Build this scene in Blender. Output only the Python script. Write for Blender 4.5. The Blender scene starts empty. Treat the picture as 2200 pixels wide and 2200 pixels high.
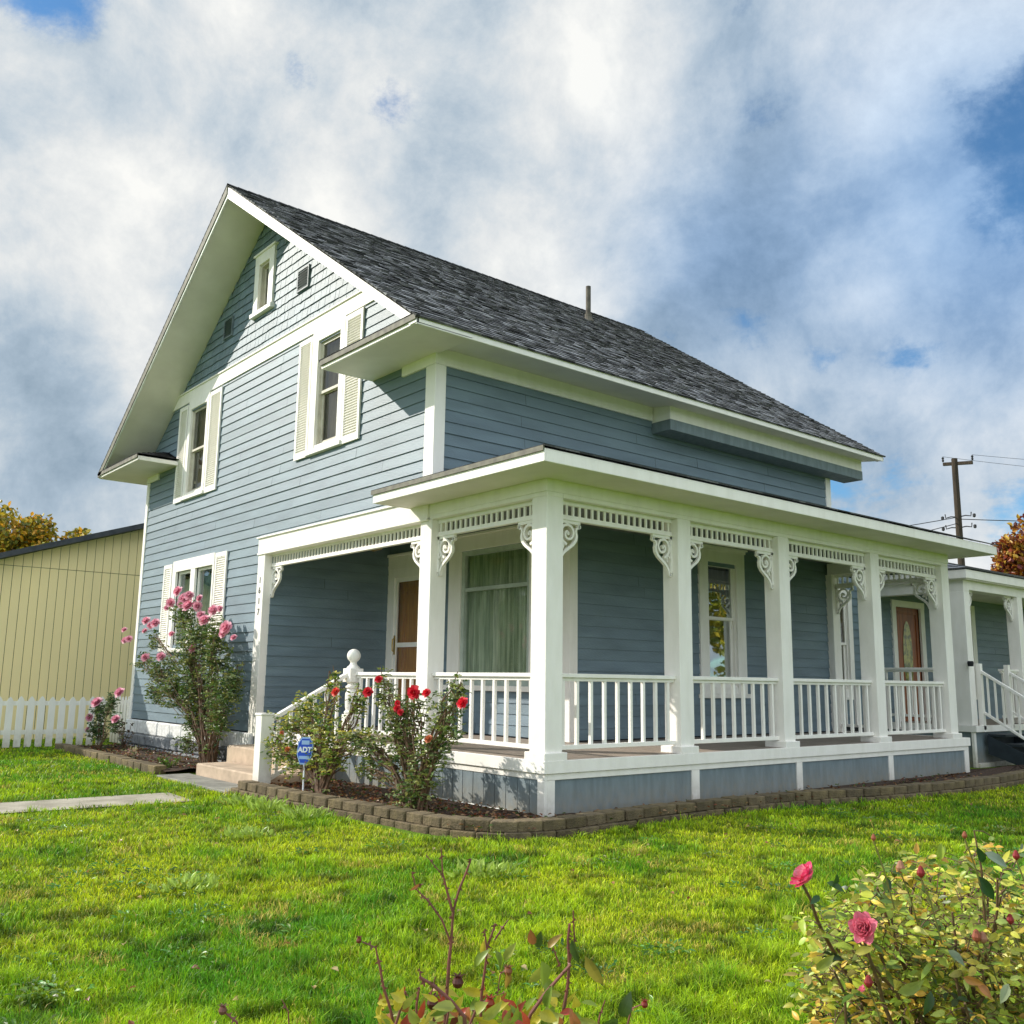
import bpy, bmesh, math, random
import numpy as np
from mathutils import Vector, Matrix, Quaternion
random.seed(11); NR=np.random.RandomState(7)
sc=bpy.context.scene
col=bpy.context.scene.collection
R=math.radians
# ------------------------------------------------------------------ camera frame
CAM=Vector((10.0579,-6.9597,1.5))
RT=Vector((0.63847855,0.76950684,0.01429552)); UP=Vector((0.12521854,-0.12218784,0.98457628)); FW=Vector((-0.75938492,0.62684077,0.17437084))
FPX=2047.75
def ray(u,v): return FW+RT*((u-1100)/FPX)-UP*((v-1100)/FPX)
def at_y(u,v,y): d=ray(u,v); return CAM+d*((y-CAM.y)/d.y)
def at_x(u,v,x): d=ray(u,v); return CAM+d*((x-CAM.x)/d.x)
def at_d(u,v,t): return CAM+ray(u,v)*t
# ------------------------------------------------------------------ materials
def nmat(name):
    m=bpy.data.materials.new(name); m.use_nodes=True; nt=m.node_tree
    b=nt.nodes['Principled BSDF']; return m,nt,b
def mat(name,c1,c2=None,rough=.6,scale=6.,detail=4.,bump=0.,bscale=40.,attr=False,metal=0.,spec=.5,stretch=None,trans=0.,contrast=(.35,.65),dirt=0):
    m,nt,b=nmat(name); N=nt.nodes; L=nt.links
    tc=N.new('ShaderNodeTexCoord'); mp=N.new('ShaderNodeMapping'); L.new(tc.outputs['Object'],mp.inputs[0])
    if stretch: mp.inputs['Scale'].default_value=stretch
    no=N.new('ShaderNodeTexNoise'); no.inputs['Scale'].default_value=scale; no.inputs['Detail'].default_value=detail; L.new(mp.outputs[0],no.inputs['Vector'])
    mr=N.new('ShaderNodeMapRange'); mr.inputs[1].default_value=contrast[0]; mr.inputs[2].default_value=contrast[1]; L.new(no.outputs['Fac'],mr.inputs[0])
    mx=N.new('ShaderNodeMix'); mx.data_type='RGBA'; mx.inputs[6].default_value=(*c1,1); mx.inputs[7].default_value=(*(c2 or c1),1); L.new(mr.outputs[0],mx.inputs[0])
    out=mx.outputs[2]
    if dirt:
        ge=N.new('ShaderNodeNewGeometry'); sz=N.new('ShaderNodeSeparateXYZ'); L.new(ge.outputs['Position'],sz.inputs[0])
        n3=N.new('ShaderNodeTexNoise'); n3.inputs['Scale'].default_value=14; n3.inputs['Detail'].default_value=8; L.new(ge.outputs['Position'],n3.inputs['Vector'])
        m3=N.new('ShaderNodeMapRange'); m3.inputs[1].default_value=.0; m3.inputs[2].default_value=.42; m3.inputs[3].default_value=1.; m3.inputs[4].default_value=0.; L.new(sz.outputs[2],m3.inputs[0])
        m4=N.new('ShaderNodeMath'); m4.operation='MULTIPLY'; L.new(m3.outputs[0],m4.inputs[0]); L.new(n3.outputs['Fac'],m4.inputs[1])
        m5=N.new('ShaderNodeMath'); m5.operation='MULTIPLY'; m5.inputs[1].default_value=dirt; m5.use_clamp=True; L.new(m4.outputs[0],m5.inputs[0])
        md=N.new('ShaderNodeMix'); md.data_type='RGBA'; md.inputs[7].default_value=(.30,.24,.15,1); L.new(m5.outputs[0],md.inputs[0]); L.new(out,md.inputs[6]); out=md.outputs[2]
    if attr:
        at=N.new('ShaderNodeAttribute'); at.attribute_name='Col'
        m2=N.new('ShaderNodeMix'); m2.data_type='RGBA'; m2.blend_type='MULTIPLY'; m2.inputs[0].default_value=1
        L.new(out,m2.inputs[6]); L.new(at.outputs['Color'],m2.inputs[7]); out=m2.outputs[2]
    L.new(out,b.inputs['Base Color']); b.inputs['Roughness'].default_value=rough; b.inputs['Metallic'].default_value=metal
    b.inputs['Specular IOR Level'].default_value=spec
    if bump:
        n2=N.new('ShaderNodeTexNoise'); n2.inputs['Scale'].default_value=bscale; n2.inputs['Detail'].default_value=5; L.new(mp.outputs[0],n2.inputs['Vector'])
        bp=N.new('ShaderNodeBump'); bp.inputs['Strength'].default_value=bump; bp.inputs['Distance'].default_value=.02
        L.new(n2.outputs['Fac'],bp.inputs['Height']); L.new(bp.outputs[0],b.inputs['Normal'])
    if trans:
        tr=N.new('ShaderNodeBsdfTranslucent'); L.new(out,tr.inputs['Color'])
        ms=N.new('ShaderNodeMixShader'); ms.inputs[0].default_value=trans
        L.new(b.outputs[0],ms.inputs[1]); L.new(tr.outputs[0],ms.inputs[2]); L.new(ms.outputs[0],N['Material Output'].inputs['Surface'])
    return m
def glassmat(name,tint=(.8,.88,.85),refl=.18,rough=.02):
    m,nt,b=nmat(name); N=nt.nodes; L=nt.links; N.remove(b)
    t=N.new('ShaderNodeBsdfTransparent'); t.inputs[0].default_value=(*tint,1)
    g=N.new('ShaderNodeBsdfGlossy'); g.inputs['Roughness'].default_value=rough; g.inputs[0].default_value=(.9,.95,.95,1)
    no=N.new('ShaderNodeTexNoise'); no.inputs['Scale'].default_value=1.2; bp=N.new('ShaderNodeBump'); bp.inputs['Strength'].default_value=.12; bp.inputs['Distance'].default_value=.03
    tc=N.new('ShaderNodeTexCoord'); L.new(tc.outputs['Object'],no.inputs['Vector']); L.new(no.outputs['Fac'],bp.inputs['Height']); L.new(bp.outputs[0],g.inputs['Normal'])
    lw=N.new('ShaderNodeFresnel'); lw.inputs[0].default_value=1.5
    ma=N.new('ShaderNodeMath'); ma.operation='ADD'; ma.inputs[1].default_value=refl; ma.use_clamp=True; L.new(lw.outputs[0],ma.inputs[0])
    ms=N.new('ShaderNodeMixShader'); L.new(ma.outputs[0],ms.inputs[0]); L.new(t.outputs[0],ms.inputs[1]); L.new(g.outputs[0],ms.inputs[2])
    L.new(ms.outputs[0],N['Material Output'].inputs['Surface']); return m
M={}
M['white']=mat('white_paint',(.92,.88,.82),(.82,.78,.71),rough=.5,dirt=1.1,scale=7,detail=9,bump=.22,bscale=35,stretch=(1,1,.3),contrast=(.4,.85))
M['white_old']=mat('weathered_white_paint',(.84,.84,.80),(.60,.59,.52),rough=.6,scale=5,bump=.3,bscale=18,contrast=(.45,.75))
M['soffit']=mat('soffit_paint',(.82,.77,.70),(.74,.69,.62),rough=.55,scale=2.,bump=.08,bscale=12)
M['blue']=mat('blue_siding_paint',(.175,.243,.288),(.13,.182,.218),rough=.5,scale=2.2,detail=8,bump=.22,bscale=30,attr=True,stretch=(.6,.6,3),contrast=(.3,.7))
M['bluepanel']=mat('blue_panel_paint',(.20,.25,.275),(.15,.19,.21),dirt=1.2,rough=.65,scale=12,detail=9,bump=.25,bscale=90,attr=False,stretch=(1,1,.25))
M['shingle']=mat('asphalt_shingle',(1,1,1),(.55,.55,.56),rough=.95,scale=30,detail=4,bump=.5,bscale=150,attr=True,spec=.2)
M['edge']=mat('weathered_drip_edge',(.20,.19,.14),(.11,.10,.08),rough=.7,scale=8,stretch=(1,1,1))
M['dark']=mat('dark_void',(.012,.013,.015),(.02,.02,.022),rough=.9)
M['vent']=mat('vent_metal',(.10,.13,.15),(.16,.2,.22),rough=.5)
M['glass']=glassmat('window_glass',(.75,.85,.8),.16)
M['glass_dark']=glassmat('window_glass_dark',(.8,.8,.75),.03)
M['curtain_brown']=mat('brown_curtain',(.42,.33,.25),(.26,.20,.15),rough=.9,scale=3,stretch=(6,6,.6))
M['curtain_green']=mat('sheer_curtain',(1,1,.86),(.55,.6,.46),rough=.9,scale=3,stretch=(8,8,.5),trans=.35)
M['curtain_pale']=mat('pale_curtain',(.75,.88,.84),(.45,.58,.56),rough=.9,scale=5,trans=.3)
M['sash']=mat('tan_sash_paint',(.62,.58,.48),(.50,.46,.38),rough=.5)
M['sashgreen']=mat('grey_green_sash',(.50,.56,.50),(.40,.46,.40),rough=.5)
M['wood']=mat('varnished_door_wood',(1,.44,.08),(.75,.28,.05),rough=.35,scale=4,detail=6,stretch=(6,6,.6),bump=.1)
M['redwood']=mat('red_brown_door_wood',(.34,.09,.02),(.2,.05,.012),rough=.35,scale=4,detail=6,stretch=(6,6,.6))
M['brass']=mat('brass',(.55,.38,.12),(.35,.22,.06),rough=.35,metal=.8)
M['deck']=mat('deck_boards',(.40,.33,.27),(.27,.22,.18),rough=.65,scale=6,stretch=(.6,6,1),bump=.2)
M['conc']=mat('concrete',(.56,.43,.31),(.38,.29,.21),rough=.9,scale=4,detail=8,bump=.5,bscale=60)
M['concgray']=mat('grey_concrete',(.30,.29,.25),(.19,.185,.16),rough=.95,scale=5,detail=9,bump=.6,bscale=70)
M['stone']=mat('rough_foundation_stone',(.30,.31,.32),(.13,.14,.15),rough=.95,scale=9,detail=8,bump=1.,bscale=22,contrast=(.3,.7))
M['stonewhite']=mat('painted_foundation_stone',(.78,.78,.76),(.6,.6,.58),rough=.8,scale=9,bump=.8,bscale=18)
M['block']=mat('edging_block',(.20,.15,.08),(.09,.068,.038),rough=.95,scale=9,detail=8,bump=.9,bscale=50,attr=True,contrast=(.3,.7))
M['soil']=mat('bark_mulch',(.085,.045,.025),(.03,.018,.011),rough=1,scale=30,detail=8,bump=1,bscale=60)
M['garage']=mat('pale_yellow_panel',(1.0,.81,.42),(.9,.74,.40),rough=.75,scale=1.2,detail=6,bump=.2,bscale=50,stretch=(1,1,.35),contrast=(.3,.7))
M['asphaltroof']=mat('dark_roof_edge',(.045,.05,.06),(.07,.075,.085),rough=.9)
M['pipe']=mat('rusty_vent_pipe',(.13,.115,.085),(.07,.06,.045),rough=.8,scale=10)
M['ceil']=mat('porch_ceiling_paint',(.20,.22,.21),(.15,.165,.16),rough=.7)
M['num']=mat('dark_numeral',(.10,.09,.08),rough=.5)
M['signblue']=mat('sign_blue',(.02,.09,.62),(.02,.08,.55),rough=.35)
M['signlight']=mat('sign_light_blue',(.35,.52,.85),rough=.4)
M['signwhite']=mat('sign_white',(.85,.88,.9),rough=.4)
M['pole']=mat('utility_pole_wood',(.06,.042,.028),(.03,.022,.015),rough=.95,scale=4,stretch=(6,6,.5),bump=.4)
M['wire']=mat('cable',(.02,.02,.025),rough=.7)
M['steps_dark']=mat('dark_painted_steps',(.012,.02,.028),(.02,.03,.04),rough=.6)
M['leaf']=mat('leaf',(1,1,1),(.72,.75,.7),rough=.42,scale=14,attr=True,trans=.3)
M['petal']=mat('petal',(1,1,1),(.85,.8,.82),rough=.6,scale=30,attr=True,trans=.35)
M['stem']=mat('rose_stem',(.17,.085,.045),(.09,.06,.03),rough=.7,scale=20)
M['stem_red']=mat('reddish_rose_stem',(.24,.075,.06),(.15,.06,.045),rough=.6,scale=25)
M['bark']=mat('tree_bark',(.10,.075,.05),(.05,.038,.028),rough=.95,scale=12,bump=.6)
M['grass']=mat('grass_blades',(1,1,1),rough=.5,attr=True,trans=.35,spec=.3)
# ------------------------------------------------------------------ object helpers
WORG={}
def link(o,parent,org):
    col.objects.link(o); WORG[o.name]=Vector(org)
    if parent is not None:
        o.parent=parent; o.location=Vector(org)-WORG[parent.name]
    else: o.location=org
def tag(o,label=None,cat=None,group=None,kind=None):
    if label: o['label']=label
    if cat: o['category']=cat
    if group: o['group']=group
    if kind: o['kind']=kind
    return o
def thing(name,loc,label,cat,group=None):
    o=bpy.data.objects.new(name,None); o.empty_display_size=.2; link(o,None,loc); return tag(o,label,cat,group)
class MB:
    def __init__(s): s.v=[]; s.f=[]; s.m=[]; s.c=[]
    def poly(s,pts,mi=0,c=(1,1,1)):
        b=len(s.v); s.v+= [tuple(p) for p in pts]; s.f.append(tuple(range(b,b+len(pts)))); s.m.append(mi); s.c.append(c)
    def hexa(s,p,mi=0,c=(1,1,1)):   # p: 4 bottom (ccw from above) + 4 top
        b=len(s.v); s.v+=[tuple(q) for q in p]
        for f in ((3,2,1,0),(4,5,6,7),(0,1,5,4),(1,2,6,5),(2,3,7,6),(3,0,4,7)):
            s.f.append(tuple(b+i for i in f)); s.m.append(mi); s.c.append(c)
    def box(s,x0,x1,y0,y1,z0,z1,mi=0,c=(1,1,1)):
        s.hexa([(x0,y0,z0),(x1,y0,z0),(x1,y1,z0),(x0,y1,z0),(x0,y0,z1),(x1,y0,z1),(x1,y1,z1),(x0,y1,z1)],mi,c)
    def prism(s,poly,ext,mi=0,c=(1,1,1)):   # poly 3D points, ext vector
        n=len(poly); b=len(s.v); e=Vector(ext)
        s.v+=[tuple(p) for p in poly]+[tuple(Vector(p)+e) for p in poly]
        s.f.append(tuple(range(b+n-1,b-1,-1))); s.f.append(tuple(range(b+n,b+2*n)))
        for i in range(n): j=(i+1)%n; s.f.append((b+i,b+j,b+n+j,b+n+i))
        s.m+=[mi]*(n+2); s.c+=[c]*(n+2)
    def tube(s,pts,rad,n=6,mi=0,c=(1,1,1)):
        pts=[Vector(p) for p in pts]
        if not hasattr(rad,'__len__'): rad=[rad]*len(pts)
        b=len(s.v); prev=None
        for i,p in enumerate(pts):
            t=(pts[min(i+1,len(pts)-1)]-pts[max(i-1,0)]).normalized()
            a=t.orthogonal().normalized() if prev is None else (prev-t*prev.dot(t)).normalized()
            prev=a; bb=t.cross(a)
            for k in range(n):
                th=2*math.pi*k/n; s.v.append(tuple(p+(a*math.cos(th)+bb*math.sin(th))*rad[i]))
        for i in range(len(pts)-1):
            for k in range(n):
                k2=(k+1)%n; s.f.append((b+i*n+k,b+i*n+k2,b+(i+1)*n+k2,b+(i+1)*n+k)); s.m.append(mi); s.c.append(c)
        s.f.append(tuple(b+k for k in reversed(range(n)))); s.f.append(tuple(b+(len(pts)-1)*n+k for k in range(n))); s.m+=[mi]*2; s.c+=[c]*2
    def lathe(s,cx,cy,prof,n=20,mi=0,c=(1,1,1)):
        b=len(s.v)
        for (r,z) in prof:
            for k in range(n): th=2*math.pi*k/n; s.v.append((cx+r*math.cos(th),cy+r*math.sin(th),z))
        for i in range(len(prof)-1):
            for k in range(n):
                k2=(k+1)%n; s.f.append((b+i*n+k,b+i*n+k2,b+(i+1)*n+k2,b+(i+1)*n+k)); s.m.append(mi); s.c.append(c)
    def build(s,name,mats,parent=None,org=None,bevel=0,smooth=False,wn=False):
        me=bpy.data.meshes.new(name)
        if org is None:
            if parent is not None: org=WORG[parent.name]
            else:
                a=np.array(s.v); org=((a[:,0].min()+a[:,0].max())/2,(a[:,1].min()+a[:,1].max())/2,a[:,2].min())
        ox,oy,oz=org
        me.from_pydata([(x-ox,y-oy,z-oz) for x,y,z in s.v],[],s.f)
        if not isinstance(mats,(list,tuple)): mats=[mats]
        for m in mats: me.materials.append(m)
        me.polygons.foreach_set('material_index',s.m)
        ca=me.color_attributes.new('Col','FLOAT_COLOR','CORNER')
        lt=np.empty(len(me.polygons),np.int32); me.polygons.foreach_get('loop_total',lt)
        cc=np.repeat(np.array([(*c[:3],1.) for c in s.c],np.float32),lt,axis=0)
        ca.data.foreach_set('color',cc.ravel())
        if smooth: me.polygons.foreach_set('use_smooth',[True]*len(me.polygons))
        me.update()
        o=bpy.data.objects.new(name,me); link(o,parent,org)
        if bevel:
            bv=o.modifiers.new('bevel','BEVEL'); bv.width=bevel; bv.segments=1; bv.limit_method='ANGLE'; bv.angle_limit=R(50)
        return o
def sub(lst,h0,h1):
    out=[]
    for a,b in lst:
        if h1<=a or h0>=b: out.append((a,b)); continue
        if h0>a: out.append((a,h0))
        if h1<b: out.append((h1,b))
    return out
W=M['white']
# siding: F(a,n,z)->world, a along wall, n outward; lim(z)->(a0,a1)
def siding(mb,F,lim,z0,z1,expo,holes=(),tabs=None,thick=.022,flip=False):
    z=z0
    while z<z1-.01:
        zt=min(z+expo,z1); zm=(z+zt)/2
        a0b,a1b=lim(z); a0t,a1t=lim(zt)
        iv=[(min(a0b,a0t),max(a1b,a1t))]
        for (h0,h1,hz0,hz1) in holes:
            if zm>hz0 and zm<hz1: iv=sub(iv,h0,h1)
        for a,b in iv:
            if b-a<.02: continue
            pos=a; first=True
            while pos<b-1e-4:
                if tabs: ln=random.uniform(*tabs)
                else: ln=random.uniform(2.6,4.8) if not first else random.uniform(1.,4.5)
                e=min(pos+ln,b)
                if b-e<(.06 if tabs else .8): e=b
                g=.004 if tabs else .0025
                l=pos+(g if pos>a else 0); r=e-(g if e<b else 0)
                zz=z+(random.uniform(-.012,.012) if tabs and random.random()<.5 else random.uniform(-.0015,.0015)); th=thick+random.uniform(-.003,.003)
                lb,rb=max(l,a0b),min(r,a1b); lt,rt=max(l,a0t),min(r,a1t)
                if rb-lb>.01:
                    lt=min(lt,rt); 
                    v=random.uniform(.88,1.08) if tabs else random.uniform(.93,1.05)
                    c=(v,v,v*random.uniform(.985,1.015))
                    top=[F(lt,.004,zt+.01),F(rt,.004,zt+.01)]
                    q=[F(lb,th,zz),F(rb,th,zz),top[1],top[0]]
                    u=[F(lb,0.,zz),F(rb,0.,zz),F(rb,th,zz),F(lb,th,zz)]
                    if flip: q.reverse(); u.reverse()
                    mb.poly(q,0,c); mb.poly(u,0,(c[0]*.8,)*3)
                    if tabs:
                        for (x_,xt_) in ((lb,lt),(rb,rt)):
                            mb.poly([F(x_,0,zz),F(x_,th,zz),F(xt_,.004,zt+.01)],0,c)
                pos=e; first=False
        z+=expo
# ================================================================== HOUSE
XL=-10.956; LY=9.28; XM=XL/2; ZA=10.2; SL=.69; D1=2.45; XA=-4.83; P=2.24; ZD=.66
house=thing('house',(XM,4.6,0),'two storey blue clapboard house with white trim, grey shingle roof and a wraparound front porch','house')
def zr(x): return ZA-SL*abs(x-XM)
FG=lambda a,n,z:(a,-n,z)          # gable facade y=0
FS=lambda a,n,z:(n,a,z)           # long side x=0 (outward +x)
FD=lambda a,n,z:(a,D1-n,z)        # recessed wall facing -y
FR=lambda a,n,z:(XA+n,a,z)        # return wall facing +x
holes_g=[(-3.3,-2.55,5.08,6.88),(-8.68,-7.82,5.08,6.88),(-5.78,-5.3,8.1,9.02),(-8.86,-7.0,2.05,3.56)]
mb=MB()
siding(mb,FG,lambda z:(XL+.1,-5.09),.62,3.889,.1635,holes_g); siding(mb,FG,lambda z:(-5.09,-.1),3.83,3.889,.1635)
siding(mb,FG,lambda z:(XL+.1 if z<5.9 else max(XL+.1,XM-(ZA-.25-z)/SL),-.1 if z<5.9 else min(-.1,XM+(ZA-.25-z)/SL)),3.89,7.08,.1635,holes_g)
siding(mb,FS,lambda z:(0.05 if z>3.8 else D1+.05,LY-.05),.68,5.75,.162,[(5.5,6.28,1.4,3.5)])
siding(mb,FD,lambda z:(XA,-.06),.68,3.92,.162,[(-4.6,-3.6,.6,3.3),(-2.6,-.85,1.38,3.6)])
siding(mb,FR,lambda z:(0.1,D1),.68,3.92,.168)
FL=lambda a,n,z:(XL-n,a,z)
siding(mb,FL,lambda z:(0.05,LY),.62,5.8,.162,flip=True)
FB=lambda a,n,z:(a,LY+n,z)
siding(mb,FB,lambda z:(XL,0) if z<5.9 else (XM-(ZA-.25-z)/SL,XM+(ZA-.25-z)/SL),.62,9.7,.162,flip=True)
mb.build('clapboard_wall',M['blue'],house)
mb=MB()
siding(mb,FG,lambda z:(XM-(ZA-.25-z)/SL,XM+(ZA-.25-z)/SL),7.28,9.93,.165,[(-5.78,-5.3,8.1,9.02)],tabs=(.1,.24),thick=.024)
mb.build('shingled_gable',M['blue'],house)
# backing walls (sheathing) so that nothing shows through gaps
mb=MB()
def wall_with_holes(mb,F,a0,a1,z0,z1,holes,th=.12):
    zs=sorted({z0,z1}|{h for hh in holes for h in hh[2:4] if z0<h<z1})
    for i in range(len(zs)-1):
        iv=[(a0,a1)]; zm=(zs[i]+zs[i+1])/2
        for h in holes:
            if h[2]<zm<h[3]: iv=sub(iv,h[0],h[1])
        for a,b in iv:
            p=[F(a,-th,zs[i]),F(b,-th,zs[i]),F(b,-.001,zs[i]),F(a,-.001,zs[i]),F(a,-th,zs[i+1]),F(b,-th,zs[i+1]),F(b,-.001,zs[i+1]),F(a,-.001,zs[i+1])]
            mb.hexa(p)
wall_with_holes(mb,FG,XL,-5.0,.5,3.84,holes_g); wall_with_holes(mb,FG,XL,0,3.84,5.85,holes_g)
wall_with_holes(mb,FS,.13,LY,3.95,5.85,[]); wall_with_holes(mb,FS,D1,LY,.5,3.95,[(5.5,6.28,1.4,3.5)])
wall_with_holes(mb,FD,XA,-.13,.5,3.95,[(-4.6,-3.6,.6,3.3),(-2.6,-.85,1.38,3.6)]); wall_with_holes(mb,FR,.13,D1,.5,3.95,[])
# gable triangle backing
for (za,zb,hs) in ((5.85,8.1,[(-3.3,-2.55),(-8.68,-7.82)]),(8.1,9.02,[(-5.78,-5.3)]),(9.02,9.95,[])):
    n=10
    for i in range(n):
        z0=za+(zb-za)*i/n; z1=za+(zb-za)*(i+1)/n
        l0,r0=XM-(ZA-.2-z0)/SL,XM+(ZA-.2-z0)/SL; l1,r1=XM-(ZA-.2-z1)/SL,XM+(ZA-.2-z1)/SL
        l0=max(l0,XL);r0=min(r0,0);l1=max(l1,XL);r1=min(r1,0)
        segs=[(l0,r0,l1,r1)]
        zm=(z0+z1)/2
        for h in hs:
            if za==5.85 and zm>6.88: continue
            ns=[]
            for (a,b,c,d) in segs:
                if h[0]>a and h[1]<b: ns+=[(a,h[0],c,h[0]),(h[1],b,h[1],d)]
                else: ns.append((a,b,c,d))
            segs=ns
        for (a,b,c,d) in segs:
            mb.hexa([(a,.001,z0),(b,.001,z0),(b,.12,z0),(a,.12,z0),(c,.001,z1),(d,.001,z1),(d,.12,z1),(c,.12,z1)])
mb.build('wall_sheathing',M['dark'],house)
# corner boards, belt, friezes
mb=MB()
def boards(name,m,parent,lst,bevel=.003):
    for q in lst:
        k=MB(); k.box(*q); k.build(name,m,parent,bevel=bevel)
boards('corner_board',W,house,[(XL-.03,XL+.11,-.036,.1,.6,5.66),(-.19,.036,-.038,.14,4.0,5.645),(-.12,.038,D1-.036,D1+.12,ZD,3.76),(0,.036,LY-.13,LY+.03,ZD,5.6)],.004)
mb=MB()
zb0,zb1=7.05,7.29
mb.prism([(XM-(ZA-.2-zb0)/SL,-.04,zb0),(XM+(ZA-.2-zb0)/SL,-.04,zb0),(XM+(ZA-.2-zb1)/SL,-.04,zb1),(XM-(ZA-.2-zb1)/SL,-.04,zb1)],(0,.04,0))
mb.prism([(XM-(ZA-.2-zb1)/SL,-.065,zb1),(XM+(ZA-.2-zb1)/SL,-.065,zb1),(XM+(ZA-.2-zb1-.03)/SL,-.065,zb1+.03),(XM-(ZA-.2-zb1-.03)/SL,-.065,zb1+.03)],(0,.065,0))
mb.build('belt_board',W,house,bevel=.003)
boards('frieze_board',W,house,[(.0,.045,.001,4.22,5.646,5.9),(-.78,.046,-.046,0,5.647,5.86),(XL-.04,-10.3,-.046,0,5.662,5.86),(.0,.4,4.23,9.84,5.615,5.88)])
mb=MB(); mb.box(.0,.408,4.222,9.848,5.44,5.613); mb.build('bump_out_band',M['bluepanel'],house,bevel=.004)
# ---- roof
YF,YB=-.85,9.98; E=.783
roof=MB()
# structural slab (soffit underside), each side
for s in (1,-1):
    xe=XM+s*(XM*-1+E)
    T=.16
    pts=[(XM,YF,ZA-.03),(xe,YF,zr(xe)-.03),(xe,YF,zr(xe)-.03-T*.55),(XM+s*(-XM+.0)+s*.0,YF,zr(XM-XM*s)-.03-T),(XM,YF,ZA-.03-T)]
    pts=[(XM,YF+.02,ZA-.03),(xe-s*.02,YF+.02,zr(xe)-.03),(xe-s*.02,YF+.02,5.80),(XM+s*(-XM),YF+.02,zr(0)-.2),(XM,YF+.02,ZA-.2)]
    roof.prism(pts,(0,YB-YF-.04,0),0)
roof.build('roof_soffit',M['soffit'],house)
mb=MB(); 
# flat eave soffit on the long sides, and fascia boards
mb.prism([(.0,YF+.03,5.895),(E-.03,YF+.03,5.80),(E-.03,YF+.03,5.78),(.0,YF+.03,5.875)],(0,YB-YF-.06,0))
mb.build('eave_soffit',M['soffit'],house); mb=MB()
mb.prism([(XL,YF+.03,5.895),(XL-E+.03,YF+.03,5.80),(XL-E+.03,YF+.03,5.78),(XL,YF+.03,5.875)],(0,YB-YF-.06,0))
mb.build('eave_soffit',M['soffit'],house)
boards('eave_fascia',W,house,[(E-.03,E,YF,YB,5.775,5.872),(XL-E,XL-E+.03,YF,YB,5.775,5.872)])
# rake boards
for s,m in ((1,W),(-1,M['white_old'])):
  for y0,nm in ((YF-.012,'rake_board'),(YB-.02,'rake_board')):
    mb=MB(); xe=XM+s*(-XM+E)
    mb.prism([(XM,y0,ZA-.035),(xe,y0,zr(xe)-.035),(xe,y0,5.79),(xe-s*.14,y0,5.79),(XM,y0,ZA-.25)],(0,.03,0))
    mb.build(nm,m,house,bevel=.003)
# dark drip edge strip on the left rake and returns
mb=MB(); xe=XL-E
mb.prism([(XM,YF-.03,ZA+.005),(xe-.02,YF-.03,zr(xe)-.01),(xe-.02,YF-.03,5.80),(xe+.12,YF-.03,5.80),(XM,YF-.03,ZA-.175)],(0,.017,0))
mb.build('drip_edge',M['edge'],house)
# shingles
sh=MB(); expo=.142
def shade_at(x,y,seed=0):
    v=math.sin(x*3.1+seed)*math.sin(y*2.3+x*1.7)*.5+math.sin(y*7.3+x*5.1)*.3
    return v
for s in (1,-1):
    n=Vector((s*SL,0,1)).normalized(); sl=math.sqrt(1+SL*SL)
    total=(-XM+E+.025)*sl; k=0; d=0
    while d<total:     # d measured from eave upward
        dx_b=(total-d)/sl; dx_t=max((total-d-expo*1.05)/sl,0)
        xb=XM+s*dx_b; xt=XM+s*dx_t
        y=YF-.035; first=True
        while y<YB+.03:
            w=random.choice((.08,.1,.13,.16,.2)); 
            if first: w*=random.random()+.2; first=False
            y2=min(y+w,YB+.035)
            if s==1:
                t=random.random(); b=random.choice((.17,.22,.28,.35,.42,.5,.62)) if t<.9 else .10
                b*=1+.28*shade_at(d*1.3,y*1.6)
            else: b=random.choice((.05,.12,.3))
            c=(b*1.02,b*1.0,b*1.02)
            h=.012+random.random()*.004+(.007 if random.random()<.35 else 0)
            pb=Vector((xb,0,zr(xb)))+n*h; pt=Vector((xt,0,zr(xt)))+n*.002; p0=Vector((xb,0,zr(xb)))-n*.012
            q=[(pb.x,y,pb.z),(pb.x,y2,pb.z),(pt.x,y2,pt.z),(pt.x,y,pt.z)]
            e=[(p0.x,y,p0.z),(p0.x,y2,p0.z),(pb.x,y2,pb.z),(pb.x,y,pb.z)]
            if s<0: q.reverse(); e.reverse()
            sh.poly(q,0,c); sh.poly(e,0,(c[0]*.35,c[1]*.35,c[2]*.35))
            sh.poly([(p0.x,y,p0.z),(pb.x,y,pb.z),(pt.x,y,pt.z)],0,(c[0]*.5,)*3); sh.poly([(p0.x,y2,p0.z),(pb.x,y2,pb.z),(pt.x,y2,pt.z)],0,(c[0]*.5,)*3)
            y=y2
        d+=expo
# ridge cap
y=YF-.03
while y<YB:
    b=random.choice((.04,.07,.12)); y2=y+.2
    for s in (1,-1):
        x=XM+s*.14; q=[(XM,y,ZA+.035),(x,y,zr(x)+.03),(x,y2,zr(x)+.022),(XM,y2,ZA+.027)]
        sh.poly(q,0,(b,b,b))
    y=y2
shingles=sh.build('shingles',M['shingle'],house)
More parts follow.
